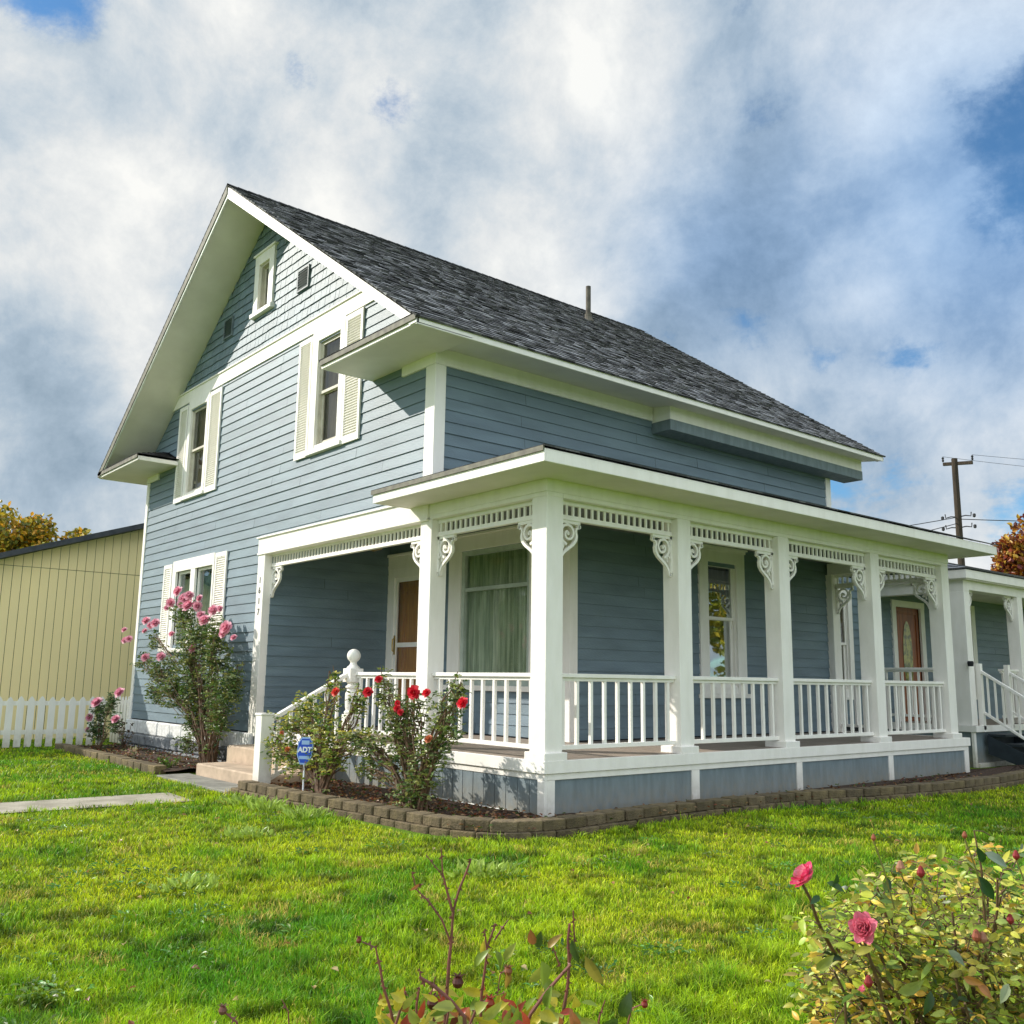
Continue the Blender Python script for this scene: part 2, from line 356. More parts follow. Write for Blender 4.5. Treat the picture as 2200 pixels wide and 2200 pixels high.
# eave returns
def eave_return(xo,xi,tag_):
    s=1 if xi<xo else -1      # xi inner end
    mb=MB()
    mb.box(min(xo,xi),max(xo,xi),YF,-.0,5.79,5.80); 
    mb.build('return_soffit',M['soffit'],house)
    mb=MB(); a,b=min(xo,xi),max(xo,xi)
    mb.box(a,b,YF-.001,YF+.03,5.785,5.87)
    if s>0: mb.box(xi-.001,xi+.03,YF+.031,-.0,5.785,5.87)
    else: mb.box(xi-.03,xi+.001,YF+.031,-.0,5.785,5.87)
    mb.build('return_fascia',W,house,bevel=.003)
    mb=MB(); 
    e=.03
    mb.box(a-.0,b+.0,YF-.03,YF-.002,5.83,5.9)
    mb.build('return_drip_edge',M['edge'],house)
    mb=MB(); nn=6
    zt=6.2; ins=.75
    A0=Vector((xi-s*e,YF-e,5.9)); A1=Vector((xo,YF-e,5.9)); B1=Vector((xo-s*(zt-5.9)/SL-s*.05,0,zt)); B0=Vector((xi+s*ins,0,zt)); C0=Vector((xi-s*e,0,5.9))
    for i in range(nn):
        t0,t1=i/nn,(i+1)/nn
        def L_(p,q,t): return p.lerp(q,t)
        p0,p1=L_(A0,B0,t0),L_(A1,B1,t0); q0,q1=L_(A0,B0,t1),L_(A1,B1,t1)
        m=10
        for j in range(m):
            b=random.choice((.04,.08,.15,.24)); lift=Vector((0,-.004,.016))
            mb.poly([p0.lerp(p1,j/m)+lift,p0.lerp(p1,(j+1)/m)+lift,q0.lerp(q1,(j+1)/m),q0.lerp(q1,j/m)],0,(b,b,b))
            mb.poly([p0.lerp(p1,j/m)-lift,p0.lerp(p1,(j+1)/m)-lift,p0.lerp(p1,(j+1)/m)+lift,p0.lerp(p1,j/m)+lift],0,(b*.4,)*3)
        r0,r1=L_(C0,B0,t0),L_(C0,B0,t1)
        for j in range(3):
            b=random.choice((.08,.15,.24))
            lift=Vector((-s*.004,0,.016))
            mb.poly([r0.lerp(p0,j/3)+lift,r0.lerp(p0,(j+1)/3)+lift,r1.lerp(q0,(j+1)/3),r1.lerp(q0,j/3)],0,(b,b,b))
    mb.poly([A1,B1,Vector((xo,-.02,5.9))],0,(.05,.05,.05)); mb.poly([A0,A1,B1,B0],0,(.05,.05,.05)); mb.poly([C0,A0,B0],0,(.05,.05,.05))
    mb.build('return_roof',M['shingle'],house)
eave_return(E-.0,-1.61,'r'); eave_return(XL-E,-9.2,'l')
# vent pipe
mb=MB(); zp=zr(-4.1)
mb.lathe(-4.1,6.8,[(.0,10.02),(.055,10.02),(.055,zp-.05)],14); mb.lathe(-4.1,6.8,[(.055,zp+.14),(.075,zp+.13),(.078,zp+.06),(.14,zp-.06)],14)
mb.build('vent_pipe',M['pipe'],house,smooth=False)
# ---- windows
def frame_ring(mb,F,a0,a1,z0,z1,w,n0,n1,wt=None,wb=None,mi=0):
    wt=w if wt is None else wt; wb=w if wb is None else wb
    def bx(a,b,c,d):
        mb.hexa([F(a,n0,c),F(b,n0,c),F(b,n1,c),F(a,n1,c),F(a,n0,d),F(b,n0,d),F(b,n1,d),F(a,n1,d)],mi)
    bx(a0,a0+w,z0,z1); bx(a1-w,a1,z0,z1); bx(a0+w,a1-w,z1-wt,z1); bx(a0+w,a1-w,z0,z0+wb)
def fbox(mb,F,a0,a1,n0,n1,z0,z1,mi=0):
    mb.hexa([F(a0,n0,z0),F(a1,n0,z0),F(a1,n1,z0),F(a0,n1,z0),F(a0,n0,z1),F(a1,n0,z1),F(a1,n1,z1),F(a0,n1,z1)],mi)
def curtain(F,a0,a1,z0,z1,depth,m,parent,amp=.03,waves=9,name='curtain'):
    mb=MB(); n=waves*8
    pts=[]
    for i in range(n+1):
        t=i/n; a=a0+(a1-a0)*t; k=-depth+amp*math.sin(t*waves*2*math.pi)+amp*.4*math.sin(t*waves*4.7+1)
        pts.append((a,k))
    for i in range(n):
        mb.poly([F(pts[i][0],pts[i][1],z0),F(pts[i+1][0],pts[i+1][1],z0),F(pts[i+1][0],pts[i+1][1],z1),F(pts[i][0],pts[i][1],z1)])
    return mb.build(name,m,parent,smooth=True)
def glass(F,a0,a1,z0,z1,n,parent,m,name='pane'):
    mb=MB(); mb.poly([F(a0,n,z0),F(a1,n,z0),F(a1,n,z1),F(a0,n,z1)]); return mb.build(name,m,parent)
def double_hung(F,ca,cb,cz0,cz1,oa,ob,oz0,oz1,parent,sash=M['sash'],curt=M['curtain_brown'],gm=M['glass_dark'],crown=0,mid=None,label=None):
    mb=MB(); n0,n1=.0,.05
    fbox(mb,F,ca,oa,n0,n1,cz0+.09,cz1); fbox(mb,F,ob,cb,n0,n1,cz0+.09,cz1)
    fbox(mb,F,oa,ob,n0,n1,oz1,cz1)
    fbox(mb,F,ca-.03,cb+.03,-.02,.085,cz0+.02,cz0+.09)      # sill
    fbox(mb,F,oa,ob,n0,n1-.01,cz0+.09,oz0)
    if crown: fbox(mb,F,ca-.05,cb+.05,-.0,.09,cz1,cz1+.05); fbox(mb,F,ca-.02,cb+.02,-.0,.065,cz1-.05,cz1)
    w=mb.build('window',W,parent,bevel=.003)
    if label: w['label']=label
    mb=MB(); frame_ring(mb,F,oa-.005,ob+.005,oz0-.005,oz1+.005,.03,-.11,.0)
    mb.build('jamb',sash,w)
    zm=mid or (oz0+oz1)/2
    mb=MB(); frame_ring(mb,F,oa+.025,ob-.025,zm-.02,oz1-.025,.045,-.045,-.012); o=mb.build('upper_sash',sash,w)
    mb=MB(); frame_ring(mb,F,oa+.025,ob-.025,oz0+.025,zm+.02,.05,-.085,-.05); o=mb.build('lower_sash',sash,w)
    glass(F,oa+.05,ob-.05,zm,oz1-.05,-.03,w,gm); glass(F,oa+.05,ob-.05,oz0+.05,zm,-.07,w,gm)
    curtain(F,oa,ob,oz0,oz1,.17,curt,w,.02,5)
    return w
double_hung(FG,-3.47,-2.43,4.96,7.05,-3.28,-2.57,5.12,6.86,house)
double_hung(FG,-8.79,-7.72,4.96,7.05,-8.66,-7.84,5.12,6.86,house)
w=double_hung(FS,5.3,6.5,1.25,3.74,5.52,6.27,1.45,3.5,house,sash=M['white'],curt=M['curtain_brown'],gm=glassmat('porch_window_glass',(.5,.55,.5),.42),crown=1,mid=2.57)
# valance in that window
mb=MB(); 
for i in range(9):
    a=5.55+i*.08; fbox(mb,FS,a,a+.03,-.125,-.12,2.95,3.08)
fbox(mb,FS,5.52,6.27,-.125,-.12,3.08,3.11); fbox(mb,FS,5.52,6.27,-.13,-.122,2.93,2.95); mb.build('valance',M['curtain_pale'],w)
# attic window
mb=MB()
fbox(mb,FG,-5.92,-5.74,0,.06,8.08,9.2); fbox(mb,FG,-5.32,-5.13,0,.06,8.08,9.2); fbox(mb,FG,-5.74,-5.32,0,.06,9.0,9.2); fbox(mb,FG,-5.96,-5.09,-.0,.1,8.0,8.08); fbox(mb,FG,-5.97,-5.08,0,.085,9.2,9.24)
w=mb.build('window',W,house,bevel=.003); w['label']='small white framed attic window high in the shingled gable'
mb=MB(); frame_ring(mb,FG,-5.74,-5.32,8.08,9.0,.04,-.12,0.02); frame_ring(mb,FG,-5.7,-5.36,8.12,8.96,.035,-.1,-.05); mb.build('jamb',M['sash'],w)
glass(FG,-5.68,-5.38,8.15,8.93,-.07,w,M['glass_dark'])
# lower left twin window
mb=MB()
fbox(mb,FG,-9.0,-8.83,0,.05,2.03,3.76); fbox(mb,FG,-7.0,-6.93,0,.05,2.03,3.76); fbox(mb,FG,-8.83,-7.0,0,.05,3.54,3.76); fbox(mb,FG,-8.06,-7.84,0,.045,2.03,3.54); fbox(mb,FG,-9.04,-6.9,-.02,.09,1.95,2.03)
w=mb.build('window',W,house,bevel=.003); w['label']='twin sash window behind the tall pink rose bush'
for a,b in ((-8.83,-8.06),(-7.84,-7.0)):
    mb=MB(); frame_ring(mb,FG,a,b,2.03,3.54,.05,-.08,-.02); mb.build('sash',M['white'],w)
    glass(FG,a+.05,b-.05,2.08,3.49,-.05,w,M['glass']); curtain(FG,a,b,2.0,3.4,.15,M['curtain_pale'],w,.02,4)
# shutters
def shutter(a0,a1,z0,z1):
    mb=MB(); frame_ring(mb,FG,a0,a1,z0,z1,.055,.022,.052,wt=.08,wb=.1)
    zz=z0+.1
    fbox(mb,FG,a0+.05,a1-.05,.02,.028,z0+.05,z1-.05)
    zmid=(z0+z1)/2
    while zz<z1-.09:
        if True:
            mb.hexa([FG(a0+.05,.028,zz+.02),FG(a1-.05,.028,zz+.02),FG(a1-.05,.046,zz),FG(a0+.05,.046,zz),FG(a0+.05,.028,zz+.03),FG(a1-.05,.028,zz+.03),FG(a1-.05,.05,zz+.01),FG(a0+.05,.05,zz+.01)])
        zz+=.042
    mb.build('shutter',W,house)
shutter(-3.94,-3.49,4.98,7.0); shutter(-2.41,-1.9,4.98,7.02); shutter(-9.28,-8.83,4.98,7.0); shutter(-7.68,-7.13,4.98,7.0)
shutter(-9.5,-9.06,1.98,3.72); shutter(-6.88,-6.38,1.98,3.74)
# gable vents
for a0,a1 in ((-4.18,-3.77),(-7.25,-6.85)):
    mb=MB(); frame_ring(mb,FG,a0,a1,7.96,8.36,.03,.0,.05); fbox(mb,FG,a0+.03,a1-.03,.02,.024,7.98,8.34)
    for i in range(7):
        z=8.0+i*.048
        mb.hexa([FG(a0+.02,.03,z+.025),FG(a1-.02,.03,z+.025),FG(a1-.02,.055,z),FG(a0+.02,.055,z),FG(a0+.02,.03,z+.031),FG(a1-.02,.03,z+.031),FG(a1-.02,.055,z+.006),FG(a0+.02,.055,z+.006)])
    mb.build('gable_vent',M['vent'],house)
# picture window
mb=MB()
fbox(mb,FD,-2.93,-2.6,0,.05,1.42,3.6); fbox(mb,FD,-.85,-.5,0,.05,1.42,3.6); fbox(mb,FD,-2.93,-.5,0,.055,3.6,3.84); fbox(mb,FD,-2.98,-.45,0,.09,3.84,3.88); fbox(mb,FD,-2.97,-.46,-.02,.09,1.34,1.42)
w=mb.build('window',W,house,bevel=.004); w['label']='large picture window with sheer curtains on the porch'
mb=MB(); frame_ring(mb,FD,-2.6,-.85,1.42,3.6,.08,-.1,.02); fbox(mb,FD,-2.52,-.93,-.08,.0,2.93,2.99); mb.build('sash',M['sashgreen'],w)
GP=glassmat('picture_glass',(.92,.98,.9),.04)
glass(FD,-2.53,-.92,1.49,2.94,-.04,w,GP); glass(FD,-2.53,-.92,2.98,3.53,-.04,w,GP)
curtain(FD,-2.54,-.9,1.4,3.55,.13,M['curtain_green'],w,.035,13); curtain(FD,-2.56,-.88,3.0,3.58,.085,M['curtain_green'],w,.03,20,'curtain_valance')
# front door
mb=MB()
fbox(mb,FD,-4.82,-4.6,0,.05,ZD,3.46); fbox(mb,FD,-3.6,-3.38,0,.05,ZD,3.46); fbox(mb,FD,-4.6,-3.6,0,.05,3.3,3.46); fbox(mb,FD,-4.83,-3.36,0,.055,3.46,3.7); fbox(mb,FD,-4.86,-3.33,0,.09,3.7,3.74)
dc=mb.build('door',W,house,bevel=.003); dc['label']='front door of orange brown wood behind a white storm door'
mb=MB(); frame_ring(mb,FD,-4.6,-3.6,ZD+.02,3.3,.075,-.01,.03,wb=.2); fbox(mb,FD,-4.52,-3.68,-.005,.025,2.06,2.14); mb.build('storm_door_frame',W,dc,bevel=.002)
glass(FD,-4.52,-3.68,.88,2.06,.008,dc,M['glass']); glass(FD,-4.52,-3.68,2.14,3.22,.008,dc,M['glass'])
mb=MB(); frame_ring(mb,FD,-4.6,-3.6,ZD,3.3,.16,-.1,-.055,mi=0); fbox(mb,FD,-4.45,-3.75,-.09,-.07,.8,3.15)
for (z0,z1) in ((.9,1.5),(1.62,3.05)):
    frame_ring(mb,FD,-4.4,-3.8,z0,z1,.05,-.075,-.055)
mb.build('door_leaf',M['wood'],dc,bevel=.004)
mb=MB(); mb.tube([FD(-4.56,.03,1.98),FD(-4.56,.075,2.0),FD(-4.56,.08,2.1),FD(-4.56,.075,2.2),FD(-4.56,.03,2.22)],.012,6); fbox(mb,FD,-4.585,-4.535,.03,.036,1.93,2.27); mb.build('door_handle',M['brass'],dc)
# foundation
mb=MB()
x=XL-.05
while x<-5.1:
    w_=random.uniform(.5,.75); x2=min(x+w_,-4.9)
    mb.box(x+.006,x2-.006,-.075+random.uniform(-.012,.012),.1,.33,.595); x=x2
o=mb.build('foundation_course',M['stonewhite'],house,bevel=.02)
mb=MB()
for zz in (-.1,.12):
    x=XL-.1+ (0 if zz<0 else -.2)
    while x<-4.6:
        w_=random.uniform(.35,.55); x2=min(x+w_,-4.5); y=-.12+random.uniform(-.03,.02)
        mb.hexa([(x+.01,y,zz),(x2-.01,y+random.uniform(-.02,.02),zz),(x2-.01,.1,zz),(x+.01,.1,zz),(x+.02,y-.0,zz+.205),(x2-.02,y,zz+.205),(x2-.02,.1,zz+.205),(x+.02,.1,zz+.205)]); x=x2
mb.box(XL,-4.8,-.02,.1,-.1,.6)
mb.box(XL,XL+.1,.0,LY,-.1,.6); mb.box(XL,0,LY-.1,LY,-.1,.6)
mb.build('foundation_stones',M['stone'],house,bevel=.025)
# ---- porch structure
mb=MB()
y=-.02
x=XA+.0
yy=0.0
while yy<9.5:
    mb.box(-0.02 if yy>D1-.1 else XA,P+.005,yy,yy+.088,ZD-.03,ZD-.0+random.uniform(-.001,.001)); yy+=.092
mb.build('deck_floor',M['deck'],house)
mb=MB()
mb.box(-2.12,P+.045,-.045,-.0,.53,ZD+.004); mb.box(P,P+.045,.001,9.58,.53,ZD+.004); mb.box(0,P,9.535,9.58,.53,ZD+.004)
mb.box(XA,-2.12,-.02,0,.5,ZD+.004)
mb.box(-2.12,P+.02,-.02,.02,.46,.529); mb.box(P-.02,P+.02,.021,9.55,.46,.529)
mb.build('deck_fascia',M['white'],house,bevel=.004)
mb=MB()
yy=.14
mb.box(P-.012,P,.13,9.42,.0,.46)
mb.build('skirt_panel',M['bluepanel'],house)
mb=MB()
x=-2.2
while x<P-.12:
    x2=min(x+.2,P-.1); mb.box(x+.006,x2-.006,-.01,.01,.02,.46); x=x2
mb.box(-2.2,P-.1,.0,.012,.02,.46)
mb.build('skirt_panel',M['bluepanel'],house)
mb=MB()
for a,b in ((2.38,2.52),(4.57,4.7),(6.97,7.1)): mb.box(P-.01,P+.018,a,b,.03,.459)
mb.box(P-.01,P+.018,.021,.13,-.06,.459); mb.box(P-.01,P+.018,9.41,9.55,-.06,.459); mb.box(P-.1,P+.018,-.02,.02,-.06,.459)
mb.box(P-.01,P+.018,.131,9.409,-.06,.03)
mb.build('skirt_trim',M['white'],house,bevel=.003)
mb=MB(); mb.box(-2.2,P-.101,-.025,.012,-.06,.1); mb.build('skirt_baseboard',M['white_old'],house,bevel=.004)
# posts
def porch_post(x0,x1,y0,y1,z0=ZD,z1=3.55,parent=house,base=True):
    mb=MB(); mb.box(x0,x1,y0,y1,z0,z1)
    if base: e=.04; mb.hexa([(x0-e,y0-e,z0),(x1+e,y0-e,z0),(x1+e,y1+e,z0),(x0-e,y1+e,z0),(x0-e,y0-e,z0+.085),(x1+e,y0-e,z0+.085),(x1+e,y1+e,z0+.085),(x0-e,y1+e,z0+.085)])
    return mb.build('porch_post',W,parent,bevel=.006)
p1=porch_post(-5.09,XA,-.03,.24,z0=.55,base=False)
porch_post(-.26,0.0,-.0,.25); porch_post(1.98,P,0,.25)
PY=[2.21,4.345,6.765,9.03]
for y in PY: porch_post(1.98,P,y,y+.245)
porch_post(0.0,.14,9.03,9.27,base=False)
# beams
mb=MB(); mb.box(-5.09,-.05,-.04,.2,3.55,3.815); mb.box(-5.12,-.04,-.07,.0,3.815,3.845); mb.box(-5.1,-.05,-.052,.2,3.535,3.57)
mb.build('porch_beam',W,house,bevel=.004)
mb=MB(); mb.box(-.05,P,-.002,.25,3.55,3.76); mb.box(1.98,P,.251,9.27,3.55,3.76); mb.box(0.05,1.98,9.03,9.27,3.55,3.76)
mb.box(-.05,P+.012,-.014,-.002,3.6,3.76); mb.box(P,P+.012,-.002,9.28,3.6,3.76)
mb.build('porch_beam',W,house,bevel=.004)
# porch ceiling, roof
mb=MB(); mb.box(XA,-.05,.2,D1,3.9,3.93); mb.box(-.04,P+.0,.25,9.1,3.768,3.79)
mb.build('porch_ceiling',M['ceil'],house)
XO,YO,YE=2.89,-.62,9.72; pz=3.895; ps=.31
mb=MB()
mb.box(-.44,XO-.02,YO+.02,-.02,3.742,3.76); mb.box(P+.013,XO-.02,-.02,YE-.02,3.742,3.76); mb.box(0,P+.013,9.28,YE-.02,3.742,3.76)
mb.build('porch_soffit',M['soffit'],house)
mb=MB()
mb.box(-.46,XO,YO,YO+.025,3.735,3.875); mb.box(XO-.025,XO,YO+.026,YE,3.735,3.875); mb.box(-.46,-.435,YO+.026,0,3.735,3.875); mb.box(0,XO-.026,YE-.025,YE,3.735,3.875)
mb.build('porch_fascia',W,house,bevel=.004)
mb=MB(); mb.box(-.48,XO,YO-.022,YO-.001,3.845,3.9); mb.build('drip_edge',M['edge'],house)
mb=MB()
def proof(x,y): return pz+ps*min(XO-x,y-YO)
def ptile(x0,x1,y0,y1,dirx):
    pass
# side slope courses
n=20
for i in range(n):
    xb=XO+.02-(XO+.02)*i/n; xt=XO+.02-(XO+.02)*(i+1)/n
    y=YO+(XO-xb); yt0=YO+(XO-xt)
    yy=y
    while yy<YE+.02:
        w_=random.choice((.15,.2,.28)); y2=min(yy+w_,YE+.03); b=random.choice((.1,.16,.24,.34))
        zb=pz+ps*(XO-xb)+.02; zt_=pz+ps*(XO-xt)+.006
        mb.poly([(xb,yy,zb),(xb,y2,zb),(xt,max(y2,yt0),zt_),(xt,max(yy,yt0),zt_)],0,(b,b,b))
        mb.poly([(xb,yy,zb-.018),(xb,y2,zb-.018),(xb,y2,zb),(xb,yy,zb)],0,(b*.6,)*3); yy=y2
for i in range(20):
    yb=YO-.02+(2.91)*i/20; yt=YO-.02+2.91*(i+1)/20
    if yt>0: 
        x0=0.0
    else: x0=-.48
    xr=XO-(yb-YO); xrt=XO-(yt-YO); xx=x0
    while xx<xr:
        x2=min(xx+random.choice((.15,.2,.28)),xr); b=random.choice((.1,.16,.24,.34))
        zb=pz+ps*(yb-YO)+.02; zt_=pz+ps*(yt-YO)+.006
        mb.poly([(xx,yb,zb),(x2,yb,zb),(min(x2,xrt),yt,zt_),(min(xx,xrt),yt,zt_)],0,(b,b,b))
        mb.poly([(xx,yb,zb-.028),(x2,yb,zb-.02),(x2,yb,zb),(xx,yb,zb)],0,(b*.3,)*3); xx=x2
# slab under, closing
mb.poly([(-.46,YO,pz-.03),(XO,YO,pz-.03),(0,YO+XO,pz-.03+ps*XO),(0,0,pz-.03+ps*-YO),(-.46,0,pz-.03+ps*-YO)],0,(.04,.04,.04))
mb.poly([(XO,YO,pz-.03),(XO,YE,pz-.03),(0,YE,pz-.03+ps*XO),(0,YO+XO,pz-.03+ps*XO)],0,(.04,.04,.04))
mb.poly([(XO,YE,3.75),(0,YE,3.75),(0,YE,pz-.03+ps*XO),(XO,YE,pz-.03)],0,(.6,.6,.6)); mb.poly([(-.46,YO,3.75),(-.46,0,3.75),(-.46,0,pz+ps*-YO-.03),(-.46,YO,pz-.03)],0,(.6,.6,.6))
mb.build('porch_roof',M['shingle'],house)
# spandrels
def spandrel(F,a0,a1,name='spandrel',sp=.105):
    mb=MB(); fbox(mb,F,a0,a1,-.02,.02,3.5,3.55); fbox(mb,F,a0,a1,-.02,.02,3.34,3.385)
    n=max(2,round((a1-a0)/sp)); 
    for i in range(n):
        a=a0+(a1-a0)*(i+.5)/n
        fbox(mb,F,a-.0145,a+.0145,-.013,.013,3.385,3.5)
    fbox(mb,F,a0,a1,-.035,.035,3.325,3.34)
    return mb.build(name,W,house,bevel=.002)
FA=lambda a,n,z:(a,.12-n,z); FBY=lambda a,n,z:(P-.12+n,a,z); FE=lambda a,n,z:(a,9.15+n,z)
# brackets (scroll sawn)
def stroke(mb,F,pts,w,t=.02):
    n=len(pts); L_=[];R_=[]
    for i,p in enumerate(pts):
        a=pts[max(i-1,0)]; b=pts[min(i+1,n-1)]; dx,dz=b[0]-a[0],b[1]-a[1]; l=math.hypot(dx,dz) or 1; ww=(w[i] if hasattr(w,'__len__') else w)/2
        L_.append((p[0]-dz/l*ww,p[1]+dx/l*ww)); R_.append((p[0]+dz/l*ww,p[1]-dx/l*ww))
    for i in range(n-1):
        q=[R_[i],R_[i+1],L_[i+1],L_[i]]
        lo=[F(a,-t,z) for a,z in q]; hi=[F(a,t,z) for a,z in q]; b=len(mb.v); mb.v+=lo+hi
        for f in ((3,2,1,0),(4,5,6,7),(0,1,5,4),(2,3,7,6)): mb.f.append(tuple(b+k for k in f)); mb.m.append(0); mb.c.append((1,1,1))
        if i==0: mb.f.append((b+0,b+4,b+7,b+3)); mb.m.append(0); mb.c.append((1,1,1))
        if i==n-2: mb.f.append((b+1,b+2,b+6,b+5)); mb.m.append(0); mb.c.append((1,1,1))
def bracket(F,a,s,zt=3.325,k=1.,parent=house):
    G=lambda x,n,z: F(a+s*x*k,n,zt+z*k)
    mb=MB()
    stroke(mb,G,[(.018,0),(.018,-.46)],.036)                  # stem
    stroke(mb,G,[(0,-.018),(.36,-.018)],.036)               # arm
    pts=[(.335,-.03),(.335,-.075),(.30,-.085),(.29,-.12),(.305,-.165),(.295,-.215),(.255,-.265),(.20,-.305),(.14,-.345),(.09,-.39),(.06,-.44),(.045,-.50)]
    stroke(mb,G,pts,[.03,.032,.026,.026,.03,.036,.036,.034,.034,.03,.026,.02])
    sp=[]; cx,cz=.17,-.15
    for i in range(30):
        th=R(-100)-i*R(18); r=.112*(1-i/29)**.8+.018
        sp.append((cx+r*math.cos(th),cz-r*math.sin(th)*-1))
    stroke(mb,G,sp,[.032*(1-.25*i/29) for i in range(30)])
    for (c0,c1,r0) in ((.35,-.06,.022),(.17,-.15,.022),(.03,-.49,.022)):
        p=[(c0+r0*.5*math.cos(t*math.pi/4),c1+r0*.5*math.sin(t*math.pi/4)) for t in range(9)]
        stroke(mb,G,p,r0)
    stroke(mb,G,[(.03,-.30),(.065,-.25),(.1,-.275),(.09,-.33)],.018); stroke(mb,G,[(.03,-.05),(.06,-.07),(.055,-.1),(.03,-.12)],.016)
    if s<0:
        mb.f=[tuple(reversed(f)) for f in mb.f]
    return mb.build('bracket',W,parent)
bays=[(FA,-4.83,-.26,.095),(FA,0,1.98,.105)]+[(FBY,.25,PY[0],.105)]+[(FBY,PY[i]+.245,PY[i+1],.105) for i in range(3)]+[(FE,.14,1.98,.105)]
for F,a0,a1,sp in bays:
    spandrel(F,a0,a1,sp=sp); bracket(F,a0,1); bracket(F,a1,-1)
# railings
def railing(F,a0,a1,n,zt=1.59,zb=.76,parent=house,bw=.019,name='railing'):
    mb=MB(); fbox(mb,F,a0,a1,-.05,.05,zt-.045,zt); fbox(mb,F,a0,a1,-.02,.02,zt-.085,zt-.045); fbox(mb,F,a0,a1,-.03,.03,zb,zb+.05)
    r=mb.build(name,W,parent,bevel=.004)
    for i in range(n):
        a=a0+(a1-a0)*(i+.5)/n; m_=MB(); fbox(m_,F,a-bw,a+bw,-bw,bw,zb+.05,zt-.085); m_.build('baluster',W,r)
    return r
railing(FA,-1.9,-.26,9); railing(FA,0,1.98,9,); railing(FBY,.25,PY[0],9); railing(FBY,PY[0]+.245,PY[1],9); railing(FBY,PY[1]+.245,PY[2],10); railing(FBY,PY[2]+.245,PY[3],10)
railing(FE,.14,1.98,9)
# newels
mb=MB(); cx,cy=-2.0,.1
mb.box(cx-.1,cx+.1,cy-.1,cy+.1,ZD,1.0); mb.box(cx-.105,cx+.105,cy-.105,cy+.105,1.45,1.64)
mb.lathe(cx,cy,[(.0,1.0),(.1,1.0),(.11,1.03),(.085,1.06),(.095,1.1),(.1,1.2),(.1,1.28),(.085,1.33),(.075,1.35),(.1,1.37),(.1,1.39),(.07,1.41),(.075,1.44),(.1,1.45)],20)
prof=[(.1,1.64),(.09,1.66),(.055,1.69),(.045,1.715),(.05,1.735)]+[(.097*math.sin(R(t)),1.82-.097*math.cos(R(t))) for t in range(25,181,13)]+[(0,1.917)]
mb.lathe(cx,cy,prof,24)
o=mb.build('newel_post',W,house,bevel=.003); o['label']='turned newel post topped with a ball'
mb=MB(); mb.box(-2.13,-1.95,-1.28,-1.1,-.05,1.0); mb.box(-2.142,-1.938,-1.292,-1.088,1.0,1.03); mb.build('newel_post',W,house,bevel=.005)
FST=lambda a,n,z:(-2.02+n,a,z)
mb=MB()
def srail(z0,z1,t,w): mb.hexa([(-2.02-w,-1.1,z0-t),(-2.02+w,-1.1,z0-t),(-2.02+w,0,z1-t),(-2.02-w,0,z1-t),(-2.02-w,-1.1,z0),(-2.02+w,-1.1,z0),(-2.02+w,0,z1),(-2.02-w,0,z1)])
srail(.98,1.58,.06,.045); srail(.2,.78,.055,.03)
r_=mb.build('stair_rail',W,house,bevel=.004)
for i in range(6):
    y=-1.0+i*.175; f=(y+1.1)/1.1; m_=MB(); m_.box(-2.04,-2.0,y-.018,y+.018,.2+.58*f-.01,.98+.6*f-.055); m_.build('baluster',W,r_)
# ceiling light
mb=MB(); lx,ly=-3.39,1.2; mb.lathe(lx,ly,[(0,3.9),(.07,3.9),(.07,3.87),(.02,3.86),(.02,3.72),(.1,3.7),(.17,3.66),(.13,3.6),(.03,3.57),(0,3.56)],16)
for k in range(3):
    th=k*2.1; mb.tube([(lx,ly,3.7),(lx+.12*math.cos(th),ly+.12*math.sin(th),3.62),(lx+.2*math.cos(th),ly+.2*math.sin(th),3.68)],.018,6)
mb.build('porch_light',M['brass'],house,smooth=False)
# house number 1617
def text_mesh(s,size,name,mat_,parent,origin,xdir,ydir,ext=.004,shear=0.,bold=0):
    cu=bpy.data.curves.new('t','FONT'); cu.body=s; cu.size=size; cu.extrude=ext; cu.align_x='CENTER'; cu.align_y='CENTER'; cu.shear=shear; cu.offset=bold
    ob=bpy.data.objects.new('t',cu); col.objects.link(ob); dg=bpy.context.evaluated_depsgraph_get(); me=bpy.data.meshes.new_from_object(ob.evaluated_get(dg)); bpy.data.objects.remove(ob)
    xd=Vector(xdir).normalized(); yd=Vector(ydir).normalized(); zd=xd.cross(yd)
    o0=WORG[parent.name]
    for v in me.vertices:
        v.co=Vector(origin)+xd*v.co.x+yd*v.co.y+zd*v.co.z-o0
    me.materials.clear(); me.materials.append(mat_)
    o=bpy.data.objects.new(name,me); link(o,parent,o0); return o
for ch,z in zip('1617',(3.1,2.93,2.75,2.57)):
    text_mesh(ch,.15,'house_numeral',M['num'],house,(-4.96,-.034,z),(1,0,0),(0,0,1))
# ================================================================== concrete steps
mb=MB(); mb.box(-4.5,-2.18,-1.1,-.55,-.1,.2); mb.box(-4.68,-2.18,-.55,-.0,-.1,.44); mb.build('concrete_steps',M['conc'],None,bevel=.02)
st=bpy.data.objects['concrete_steps']; tag(st,'worn tan concrete steps leading up to the porch between post and newel','steps')
mb=MB(); mb.box(-4.75,-2.18,-1.6,-1.1,-.08,.03); o=mb.build('entry_slab',M['concgray'],None,bevel=.01); tag(o,'rough grey concrete slab at the foot of the porch steps','slab')
